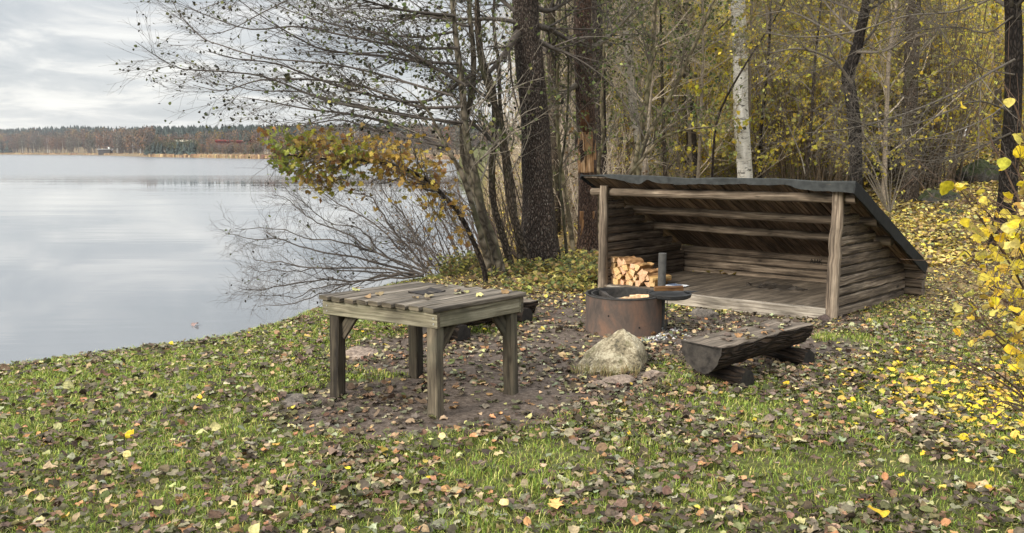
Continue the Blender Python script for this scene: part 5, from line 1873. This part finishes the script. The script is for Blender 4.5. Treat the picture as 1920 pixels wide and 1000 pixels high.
# ------------------------------------------------------------------ far shore
def build_far_shore():
    q = np.random.default_rng(101)
    con, dec, leaf = Veg(), Veg(), Veg()

    def conifers(n, px0, px1, d0, d1, h0, h1):
        px = q.uniform(px0, px1, n)
        Yf = np.interp(px, FARPX, FARY)
        Y = Yf + q.uniform(d0, d1, n)
        x = (px - 960) / FPX * Y
        z = H(x, Y); h = q.uniform(h0, h1, n)
        S = 7; a = np.linspace(0, 2 * math.pi, S, endpoint=False)
        for tier in range(4):
            t0, t1 = tier * .22 + .08, min(tier * .22 + .44, 1.0)
            r = h * .26 * (1 - tier * .22) * q.uniform(.75, 1.25, n)
            V = np.zeros((n, S + 1, 3))
            rr = r[:, None] * q.uniform(.6, 1.25, (n, S))
            V[:, :S, 0] = x[:, None] + rr * np.cos(a); V[:, :S, 1] = Y[:, None] + rr * np.sin(a); V[:, :S, 2] = (z + h * t0)[:, None] + q.normal(size=(n, S)) * .35
            V[:, S] = np.stack([x, Y, z + h * t1], 1)
            off = (np.arange(n) * (S + 1))[:, None, None]
            F = np.array([[i, (i + 1) % S, S] for i in range(S)])
            c = np.array([.032, .043, .038]) * np.exp(.25 * q.normal(size=(n, 1)))
            con.add(V.reshape(-1, 3), [(F[None] + off).reshape(-1, 3)], np.repeat(c, S + 1, 0))
    conifers(2200, -350, 1050, 150, 420, 9, 15)
    conifers(1500, -350, 1050, 320, 400, 11, 15.5)
    conifers(60, -40, 30, 25, 60, 9, 13)
    conifers(46, 276, 372, 3, 10, 3.5, 7)
    conifers(40, 380, 480, 85, 130, 7, 10)

    def broad(n, px0, px1, d0, d1, h0, h1, pal, birch=.12, m=110, ls=(.4, .95)):
        px = q.uniform(px0, px1, n)
        Yf = np.interp(px, FARPX, FARY)
        Y = Yf + q.uniform(d0, d1, n)
        x = (px - 960) / FPX * Y
        z = H(x, Y); h = q.uniform(h0, h1, n)
        P = np.stack([np.stack([x, Y, z - .3], 1), np.stack([x, Y, z + h * .5], 1), np.stack([x, Y, z + h * .92], 1)], 1)
        R = np.tile(np.array([[.17, .12, .05]]), (n, 1)) * (h / 10)[:, None]
        c = np.where((q.random(n) < birch)[:, None], np.array([[.42, .40, .37]]), np.array([[.10, .08, .07]]))
        V, F = tubes(P, R, 4)
        dec.add(V, [F], np.repeat(c, 12, 0))
        u = q.normal(size=(n, m, 3)); u = unit(u) * (q.random((n, m, 1)) ** .45)
        wid = h * q.uniform(.16, .27, n)
        pos = np.stack([x, Y, z + h * .62], 1)[:, None, :] + u * np.stack([wid, wid, h * .42], 1)[:, None, :]
        tc = pick(q, pal, n, .16)
        s = q.uniform(ls[0], ls[1], n * m) * np.repeat(h / 11, m)
        C = np.repeat(tc, m, 0) * .74 * np.exp(.22 * q.normal(size=(n * m, 1)))
        scatter(leaf, leaf_shape('card', .2, .2), pos.reshape(-1, 3), rots(q, n * m, 1.5), s, C)
    grey = [((.13, .115, .10), 3), ((.15, .135, .11), 2), ((.16, .13, .11), 2)]
    rust = [((.20, .115, .075), 3), ((.25, .15, .08), 2), ((.15, .115, .095), 4), ((.25, .18, .08), 1)]
    olive = [((.10, .105, .06), 3), ((.13, .12, .06), 2), ((.075, .085, .055), 2)]
    broad(320, -350, 240, 6, 60, 11, 16, grey + rust[:1], .2)
    broad(420, -350, 250, 60, 190, 13, 19, rust + grey[:1], .1)
    broad(200, 225, 290, 8, 120, 11, 16, rust + grey[:1], .15)
    broad(14, 330, 362, 3, 22, 6.0, 9.0, olive, .35, 70, (.5, 1.0))
    broad(46, 277, 374, 4, 16, 5.5, 8.5, olive, .35, 90, (.5, 1.0))
    broad(90, 280, 400, 45, 130, 7, 10.5, rust + grey[:1] + [((.26, .19, .08), 1)], .15)
    broad(110, 376, 500, 75, 150, 7, 11, rust + grey[:1] + [((.30, .20, .06), 2)], .15)
    broad(90, 500, 1050, 10, 40, 5, 8, grey + rust[:2] + olive[:1], .2)
    broad(230, 376, 500, 6, 34, 3.2, 5.4, grey + rust[:2] + olive[:1], .2)
    broad(220, 480, 1050, 40, 150, 8, 13, grey + rust, .1)
    o = link('far_conifers', con.mesh('far_conifers', [attr_mat('conifer_green', .9, .8)], False)); tag(o, kind='stuff')
    o = link('far_trunks', dec.mesh('far_trunks', [TWIG], False)); tag(o, kind='stuff')
    o = link('far_broadleaf_wood', leaf.mesh('far_broadleaf_wood', [attr_mat('far_leaf', .9, .5)], False)); tag(o, kind='stuff')
    # reed fringe along the water
    n = 9000
    px = q.uniform(-350, 1050, n); Y = np.interp(px, FARPX, FARY) + q.uniform(-1.0, 6, n)
    x = (px - 960) / FPX * Y
    rv = Veg()
    pos = np.stack([x, Y, np.full(n, WATER_Z - .05)], 1)
    yaw = q.uniform(-.6, .6, n)
    Rm = rots(q, n, .01, yaw)
    up = np.zeros((3, 3)); 
    tmpl = np.array([[-.5, 0, 0], [.5, 0, 0], [.55, 0, .8], [.1, .05, 1.05], [-.5, 0, .85]], float)
    scatter(rv, (tmpl, [np.array([[0, 1, 2, 3, 4]])]), pos, Rm, q.uniform(.9, 1.7, n), pick(q, [((.30, .20, .11), 3), ((.36, .27, .15), 2), ((.22, .14, .085), 2)], n, .15))
    o = link('far_reeds', rv.mesh('far_reeds', [attr_mat('dry_reed', .9, 2)], False)); tag(o, kind='stuff')


build_far_shore()


def house(name, label, px, py_base, Y, wd, dp, hw, hr, wall, roof, rot=0.0, chimney=None, windows=0):
    g = D(px, py_base, Y)
    root = empty(name, g, label, 'house' if name != 'barn' else 'barn')
    root.rotation_euler = (0, 0, rot)
    mb = MB()
    w2, d2 = wd / 2, dp / 2
    mb.loft([(-w2, 0, -3), (-w2 + .01, 0, -3), (w2, 0, -3)], [(-d2, 0), (d2, 0), (d2, hw + 3), (0, hw + hr * .93 + 3), (-d2, hw + 3)], tint=1, mi=0, cap=-1)
    o = mb.build('wall', [wall], root)
    mb = MB()
    for s in (-1, 1):
        mb.loft([(-w2 - .4, s * (d2 + .3) / 2, hw + hr / 2 - .05), (w2 + .4, s * (d2 + .3) / 2, hw + hr / 2 - .05)], [(-(d2 + .35) / 2, -hr / 2 * s * -1 - .12), ((d2 + .35) / 2, -hr / 2 * s - .12), ((d2 + .35) / 2, -hr / 2 * s + .12), (-(d2 + .35) / 2, hr / 2 * s + .12)] if s > 0 else [(-(d2 + .35) / 2, hr / 2 * s - .12), ((d2 + .35) / 2, -hr / 2 * s - .12), ((d2 + .35) / 2, -hr / 2 * s + .12), (-(d2 + .35) / 2, hr / 2 * s + .12)], tint=1, cap=-1)
    r = mb.build('roof', [roof], root)
    if chimney is not None:
        mb = MB()
        mb.loft([(chimney, 0, hw + hr * .6), (chimney, 0, hw + hr + 1.5)], rect(1.0, 1.0, .05), up=(0, 1, 0), cap=0)
        c = mb.build('chimney', [plain_mat('white_plaster', (.6, .6, .58), (.75, .75, .72), 3)], root); c.parent = r
    for k in range(windows):
        mb = MB(); xx = -w2 + wd * (k + .5) / windows
        mb.loft([(xx, -d2 - .03, hw * .35), (xx, -d2 - .03, hw * .75)], rect(1.3, .06, .01), up=(0, 1, 0), cap=0)
        mb.build('window', [plain_mat('window_dark', (.03, .035, .04), (.06, .065, .07), 2, .2)], root)
    return root


def build_houses():
    white = plain_mat('cream_wall', (.60, .56, .45), (.72, .68, .56), 1.5)
    dark = plain_mat('dark_cabin_wall', (.035, .03, .03), (.06, .05, .048), 1.5)
    redw = plain_mat('red_barn_wall', (.10, .055, .045), (.15, .075, .06), 1.5)
    redr = plain_mat('red_roof', (.30, .06, .06), (.42, .10, .09), 1.2)
    greyr = plain_mat('pale_metal_roof', (.42, .43, .44), (.55, .56, .56), 1.5)
    brownr = plain_mat('brown_tile_roof', (.10, .075, .06), (.16, .11, .09), 1.5)
    house('cabin', 'dark low cabin with a pale roof and white chimney on the far shore', 198, 286.4, 628, 8.5, 5, 1.4, 1.2, dark, greyr, .05, 2.6, 3)
    house('manor_house', 'cream coloured house behind the pines on the far shore', 346, 274.5, 440, 8.0, 6, 2.8, 1.5, white, brownr, .2, None, 5)
    house('barn', 'left of the two red roofed barns on the far shore', 426, 274.5, 428, 9.5, 6, .9, 2.1, redw, redr, .12)
    house('barn', 'right of the two red roofed barns on the far shore', 461, 275.5, 424, 10, 6, .9, 2.1, redw, redr, -.18)


build_houses()

# ------------------------------------------------------------------ grass, litter and low plants
PAL_LIT = [((.060, .048, .034), 3.6), ((.105, .080, .056), 3.8), ((.165, .14, .10), 2.6), ((.25, .24, .15), 1.5), ((.32, .235, .14), 1.7), ((.42, .38, .17), .9), ((.33, .18, .085), .9), ((.095, .10, .045), 2.8), ((.15, .092, .06), 1.8)]
PAL_LITY = [((.54, .44, .14), 3), ((.45, .33, .13), 3), ((.62, .48, .09), 2), ((.22, .16, .085), 2.2), ((.08, .06, .045), 2), ((.34, .33, .14), 1.5)]
PAL_GOLD = [((.60, .44, .035), 3), ((.50, .39, .08), 3), ((.44, .29, .07), 2)]


def build_litter():
    q = np.random.default_rng(111)
    lv = Veg()
    # candidates over the near ground
    n = 330000
    x = q.uniform(-8.5, 12.0, n); y = 1.6 + 13.4 * q.random(n) ** .85
    px = 960 + FPX * x / np.maximum(y, .5)
    d = dirt(x, y); w = woods(x, y); s = shore_d(x, y)
    clump = .45 + .75 * sines(x, y, 3.4, 55) + .75 * sines(x, y, 9.0, 56) + .3 * sines(x, y, 1.3, 57)
    dens = 1.0 * (1 - d) * (1 - w) + .62 * d + 1.0 * w
    left = np.clip((-x - .4 + .25 * (y - 6)) / 2.0, 0, 1)
    dens *= (1 - .42 * left * (1 - d))
    dens *= np.clip(.36 + .95 * clump, .07, 1.7)
    dens *= 1 - .5 * np.exp(-(((x + .55) / .9) ** 2 + ((y - 5.9) / .75) ** 2))
    keep = (px > -1300) & (px < 3600) & (s > -.15) & (q.random(n) < dens * .60)
    # nothing inside the shelter or the ring
    rel = np.stack([x - L0[0], y - L0[1]], 1)
    a = rel @ E1[:2]; b = rel @ E2[:2]
    inside = (a > .05) & (a < SW) & (b > -.14) & (b < SDp)
    ring = (x - RC[0]) ** 2 + (y - RC[1]) ** 2 < .40 ** 2
    keep &= ~inside & ~ring
    x, y, d, w = x[keep], y[keep], d[keep], w[keep]
    n = len(x)
    col = pick(q, PAL_LIT, n, .22)
    yl = q.random(n) < np.clip(w * .5 * np.clip((y - 6.5) / 5, .08, 1), 0, .55)
    col[yl] = pick(q, PAL_LITY, int(yl.sum()), .2)
    pxl = 960 + FPX * x / y
    gx = np.exp(-(((x - 3.6) / .75) ** 2 + ((y - 5.8) / 1.1) ** 2))
    gd = q.random(n) < np.clip(gx * .6, 0, .6)
    col[gd] = pick(q, PAL_GOLD, int(gd.sum()), .12)
    sp = q.random(n) < .006
    col[sp] = pick(q, PAL_GOLD, int(sp.sum()), .12)
    z = H(x, y) + q.uniform(.004, .018, n) + (1 - d) * (1 - w) * q.uniform(.008, .03, n)
    size = q.choice([.045, .06, .074, .092], n, p=[.34, .36, .22, .08]) * q.uniform(.75, 1.15, n) * (1 - .2 * w) * .86
    tilt = np.where(q.random(n) < .2, 1.0, .30)
    pos = np.stack([x, y, z], 1)
    kinds = ['round'] * 8 + ['oval'] * 4 + ['oak'] * 2 + ['maple']
    order = q.permutation(n)
    for i, part in enumerate(np.array_split(order, 60)):
        k = kinds[i % len(kinds)]
        tm = leaf_shape(k, q.uniform(-.35, .55), q.uniform(-.9, 1.5), q)
        tm = (tm[0] - np.array([0, .5, 0]), tm[1])
        Rm = rots(q, len(part), tilt[part])
        scatter(lv, tm, pos[part] + np.array([0, 0, 1]) * (.12 * size[part] * tilt[part])[:, None], Rm, size[part] * (.8 if k == 'maple' else 1), col[part])
    # extra yellow drift below the bush at the right edge
    m = 260
    p = np.stack([3.5 + q.normal(size=m) * .5, 5.6 + q.normal(size=m) * .8], 1)
    pos2 = np.stack([p[:, 0], p[:, 1], H(p[:, 0], p[:, 1]) + q.uniform(.02, .06, m)], 1)
    tm = leaf_shape('round', .2, .5, q); tm = (tm[0] - np.array([0, .5, 0]), tm[1])
    scatter(lv, tm, pos2, rots(q, m, .6), q.uniform(.038, .062, m), pick(q, PAL_GOLD, m, .12))
    print('litter', n)
    # wood floor further back
    n = 230000
    pxs = q.uniform(940, 2900, n); y = 12 + 36 * q.random(n) ** 1.35
    x = (pxs - 960) / FPX * y
    rel = np.stack([x - L0[0], y - L0[1]], 1); a = rel @ E1[:2]; b = rel @ E2[:2]
    ok = (shore_d(x, y) > .2) & ~((a > -.1) & (a < SW + .1) & (b > -.1) & (b < SDp)) & (q.random(n) < np.clip(.65 + .5 * sines(x, y, 1.2, 71) + .4 * sines(x, y, 4, 72), .1, 1) * np.clip((pxs - 900) / 500, .25, 1))
    x, y = x[ok], y[ok]; n = len(x)
    col = pick(q, PAL_LITY, n, .25)
    pos = np.stack([x, y, H(x, y) + q.uniform(.01, .05, n)], 1)
    scatter(lv, leaf_shape('card', .15, .3), pos, rots(q, n, .8), q.uniform(.06, .11, n) * np.clip(y / 17, 1, 1.7), col)
    o = link('fallen_leaves', lv.mesh('fallen_leaves', [LITTER], True)); tag(o, kind='stuff')


build_litter()


def blades(veg, q, x, y, h, wd, pal, lean=.5):
    n = len(x)
    yaw = q.uniform(0, 6.283, n); dx, dy = np.cos(yaw), np.sin(yaw)
    sx, sy = -dy, dx
    z = H(x, y) - .004
    ln = lean * q.uniform(.2, 1.2, n) * h
    V = np.zeros((n, 5, 3))
    for i, (t, wf, lf) in enumerate(((0, -.5, 0), (0, .5, 0), (.55, .42, .3), (.55, -.42, .3), (1, 0, 1))):
        hh = h * t * (1 - .25 * (lf == 1) * lean)
        V[:, i, 0] = x + sx * wd * wf + dx * ln * lf
        V[:, i, 1] = y + sy * wd * wf + dy * ln * lf
        V[:, i, 2] = z + hh
    off = (np.arange(n) * 5)[:, None, None]
    veg.add(V.reshape(-1, 3), [(np.array([[0, 1, 2, 3]])[None] + off).reshape(-1, 4), (np.array([[3, 2, 4]])[None] + off).reshape(-1, 3)], np.repeat(pick(q, pal, n, .22), 5, 0))


PAL_GRASS = [((.19, .27, .04), 3), ((.27, .33, .055), 3), ((.40, .40, .10), 2.2), ((.13, .19, .03), 2.0), ((.48, .43, .17), 1.3)]


def build_grass():
    q = np.random.default_rng(121)
    v = Veg()
    n = 760000
    x = q.uniform(-8.5, 7.5, n); y = 1.6 + 9.6 * q.random(n) ** 1.2
    px = 960 + FPX * x / y
    d = dirt(x, y); w = woods(x, y); s = shore_d(x, y)
    cl = .5 + .55 * sines(x, y, 2.7, 61) + .5 * sines(x, y, 7.5, 62) + .35 * sines(x, y, 17, 63)
    left = np.clip((-x + .3) / 2.5, 0, 1)
    dens = np.clip((1 - d * 1.25), 0, 1) * np.clip(1 - w * .93, 0, 1) * np.clip(.62 + .45 * left + .55 * cl, .42, 1.25)
    keep = (px > -1300) & (px < 3300) & (s > -.12) & (q.random(n) < dens * .62)
    x, y, cl = x[keep], y[keep], cl[keep]
    h = q.uniform(.030, .058, len(x)) * np.clip(.75 + .5 * cl, .75, 1.5)
    blades(v, q, x, y, h, .0058 * np.clip(y / 5, .8, 1.5), PAL_GRASS, .95)
    # taller tufts: along the water's edge, by the boulder, by the bench
    def tuft(cx, cy, n, r, h0, h1, pal=PAL_GRASS):
        a = q.uniform(0, 6.283, n); rr = r * np.sqrt(q.random(n))
        blades(v, q, cx + rr * np.cos(a), cy + rr * np.sin(a), q.uniform(h0, h1, n), .005, pal, .8)
    dry = [((.36, .30, .14), 3), ((.28, .22, .10), 2), ((.20, .21, .07), 1)]
    for px, py in ((1120, 700), (1150, 704), (1180, 702), (1090, 698)):
        g = G(px, py); tuft(g[0], g[1], 70, .09, .06, .13, dry)
    for px, py, nn, r in ((1300, 716, 420, .16), (1330, 720, 300, .14), (1270, 722, 200, .12), (1760, 640, 200, .2), (1580, 820, 200, .2), (1210, 850, 260, .2), (1030, 915, 250, .16), (880, 985, 260, .16), (1400, 800, 260, .22), (1480, 820, 260, .22), (1200, 830, 260, .2), (1640, 840, 160, .16), (1310, 930, 200, .16), (300, 860, 200, .2), (560, 930, 200, .2), (1545, 640, 200, .12), (1650, 610, 160, .16)):
        g = G(px, py); tuft(g[0], g[1], nn, r, .04, .10)
    m = 9000
    yy = q.uniform(5, 13.5, m); xx = np.interp(yy, SY, SX) + np.abs(q.normal(size=m)) * .22 - .1
    blades(v, q, xx, yy, q.uniform(.03, .085, m), .005, PAL_GRASS, .9)
    print('grass', len(x))
    o = link('grass', v.mesh('grass', [GRASSM], False)); tag(o, kind='stuff')


build_grass()


def build_low_plants():
    """knee high green and yellow plants on the bank and round the trunks"""
    q = np.random.default_rng(131)
    lv, v = Veg(), Veg()
    spots = [(800, 520, 60, .45, .30), (850, 515, 70, .4, .34), (880, 505, 60, .35, .3), (760, 528, 40, .3, .22), (960, 510, 40, .3, .18), (1000, 512, 45, .35, .16), (1050, 505, 60, .45, .18), (1085, 500, 60, .4, .22), (1100, 520, 60, .4, .2), (1075, 540, 50, .4, .12), (930, 520, 40, .3, .14), (1040, 530, 50, .5, .1), (990, 540, 40, .5, .08), (1225, 340, 80, .7, .9), (1255, 345, 80, .7, .6)]
    for px, py, n, r, h in spots:
        g = ground_pt(px, py) if py > 400 else np.array([*D(px, py, 20)[:2], 0])
        for _ in range(n):
            a = q.uniform(0, 6.28); rr = r * math.sqrt(q.random())
            x, y = g[0] + rr * math.cos(a), g[1] + rr * math.sin(a) * 1.3
            z0 = Hs(x, y); hh = h * q.uniform(.4, 1.2)
            P = np.array([[[x, y, z0 - .02], [x + q.normal() * .02, y, z0 + hh * .5], [x + q.normal() * .06, y + q.normal() * .06, z0 + hh]]])
            v.branches(P, np.array([[.004, .003, .002]]), 3, (.12, .11, .05))
            k = 5
            pts = np.repeat(P[0, 2][None], k, 0) * 1.0 + np.concatenate([q.normal(size=(k, 2)) * .05, -q.random((k, 1)) * hh * .6], 1)
            hang_leaves(lv, q, pts, .062, [((.15, .18, .06), 2.2), ((.40, .37, .10), 3), ((.30, .20, .09), 2.2), ((.09, .10, .05), 2), ((.5, .42, .12), 1.2)], 'round', .9, .2)
    o = link('undergrowth_stems', v.mesh('undergrowth_stems', [TWIG])); tag(o, kind='stuff')
    o = link('undergrowth', lv.mesh('undergrowth', [LEAF])); tag(o, kind='stuff')


build_low_plants()

# ------------------------------------------------------------------ single leaves lying on table, bench and water
def lone_leaf(pos, size, col, label, group, q, kind='round', tilt=.35):
    lv = Veg()
    tm = leaf_shape(kind, q.uniform(.05, .35), q.uniform(.1, .6), q); tm = (tm[0] - np.array([0, .5, -.12]), tm[1])
    scatter(lv, tm, np.zeros((1, 3)), rots(q, 1, tilt), np.array([size]), np.array([col]))
    o = link('leaf', lv.mesh('leaf', [LITTER])); o.location = tuple(pos)
    tag(o, label, 'leaf', group)


def build_lone_leaves():
    q = np.random.default_rng(141)
    for px, py in ((668, 545), (674, 541), (690, 558), (712, 552), (780, 559), (806, 557), (800, 561), (858, 546), (866, 549), (858, 551), (875, 548), (911, 541), (900, 555), (835, 537), (948, 549), (880, 538)):
        g = G(px, py, .763)
        lone_leaf(g, q.uniform(.05, .08), pick(q, PAL_LIT[2:6] + PAL_LITY[3:], 1)[0], 'curled yellowish leaf lying on the weathered table top', 'leaves lying on the table top', q)
    a, d, ln = BN; nrm = np.array([-d[1], d[0]])
    for _ in range(34):
        p = a + d * ln * q.uniform(.05, .98) + nrm * q.uniform(-.15, .15)
        lone_leaf((p[0], p[1], .352), q.uniform(.045, .075), pick(q, PAL_LITY[3:] + PAL_LIT[1:7], 1)[0], 'dry fallen leaf lying on the seat of the front log bench', 'leaves lying on the log bench', q)
    g = G(366, 611, WATER_Z)
    lone_leaf((g[0], g[1], WATER_Z + .004), .16, (.30, .21, .19), 'pinkish leaf floating alone on the lake near the shore', None, q, 'oval', .1)
    g = G(1043, 966); lone_leaf((g[0], g[1], g[2] + .05), .12, (.62, .36, .13), 'large orange tan oak leaf in the foreground grass', None, q, 'oak', .3)
    g = G(1646, 984); lone_leaf((g[0], g[1], g[2] + .05), .11, (.60, .40, .04), 'large yellow leaf at the bottom edge of the foreground grass', None, q, 'round', .3)


build_lone_leaves()

# pale ash and grit round the foot of the ring
def build_grit():
    q = np.random.default_rng(151)
    v = Veg()
    n = 420
    a = q.uniform(-1.9, .1, n); r = .40 + np.abs(q.normal(size=n)) * .13
    x = RC[0] + r * np.cos(a); y = RC[1] + r * np.sin(a)
    s = q.uniform(.008, .026, n)
    T = np.array([[1, 0, 0], [-.6, .8, 0], [-.5, -.9, 0], [0, 0, .8]], float)
    scatter(v, (T, [np.array([[0, 1, 3], [1, 2, 3], [2, 0, 3]])]), np.stack([x, y, H(x, y)], 1), rots(q, n, .6), s, pick(q, [((.45, .44, .42), 2), ((.25, .24, .23), 2), ((.08, .075, .07), 2)], n, .2))
    o = link('ash_grit', v.mesh('ash_grit', [attr_mat('grit', .9, 60)], False)); tag(o, kind='stuff')


build_grit()


# ------------------------------------------------------------------ damp lake air
def build_haze():
    m = bpy.data.materials.new('lake_haze')
    m.use_nodes = True
    nt = m.node_tree
    nt.nodes.clear()
    out = N(nt, 'ShaderNodeOutputMaterial')
    pv = N(nt, 'ShaderNodeVolumePrincipled', {'Density': .00013, 'Color': (.86, .90, .95, 1), 'Anisotropy': .2})
    nt.links.new(pv.outputs[0], out.inputs['Volume'])
    g = bpy.data.objects['ground'].data
    co = np.empty(len(g.vertices) * 3, np.float32); g.vertices.foreach_get('co', co); co = co.reshape(-1, 3)
    lo, hi = co.min(0), co.max(0)
    x0, x1, y0, y1, z0, z1 = min(lo[0], -2400) - 5, max(hi[0], 2400) + 5, min(lo[1], -600) - 5, max(hi[1], 2600) + 5, lo[2] - 1.0, 48.0
    V = np.array([[x, y, z] for z in (z0, z1) for y in (y0, y1) for x in (x0, x1)])
    F = np.array([[0, 2, 3, 1], [4, 5, 7, 6], [0, 1, 5, 4], [2, 6, 7, 3], [0, 4, 6, 2], [1, 3, 7, 5]])
    o = link('haze', np_mesh('haze', V, [F], None, None, [m])); tag(o, kind='stuff')


build_haze()
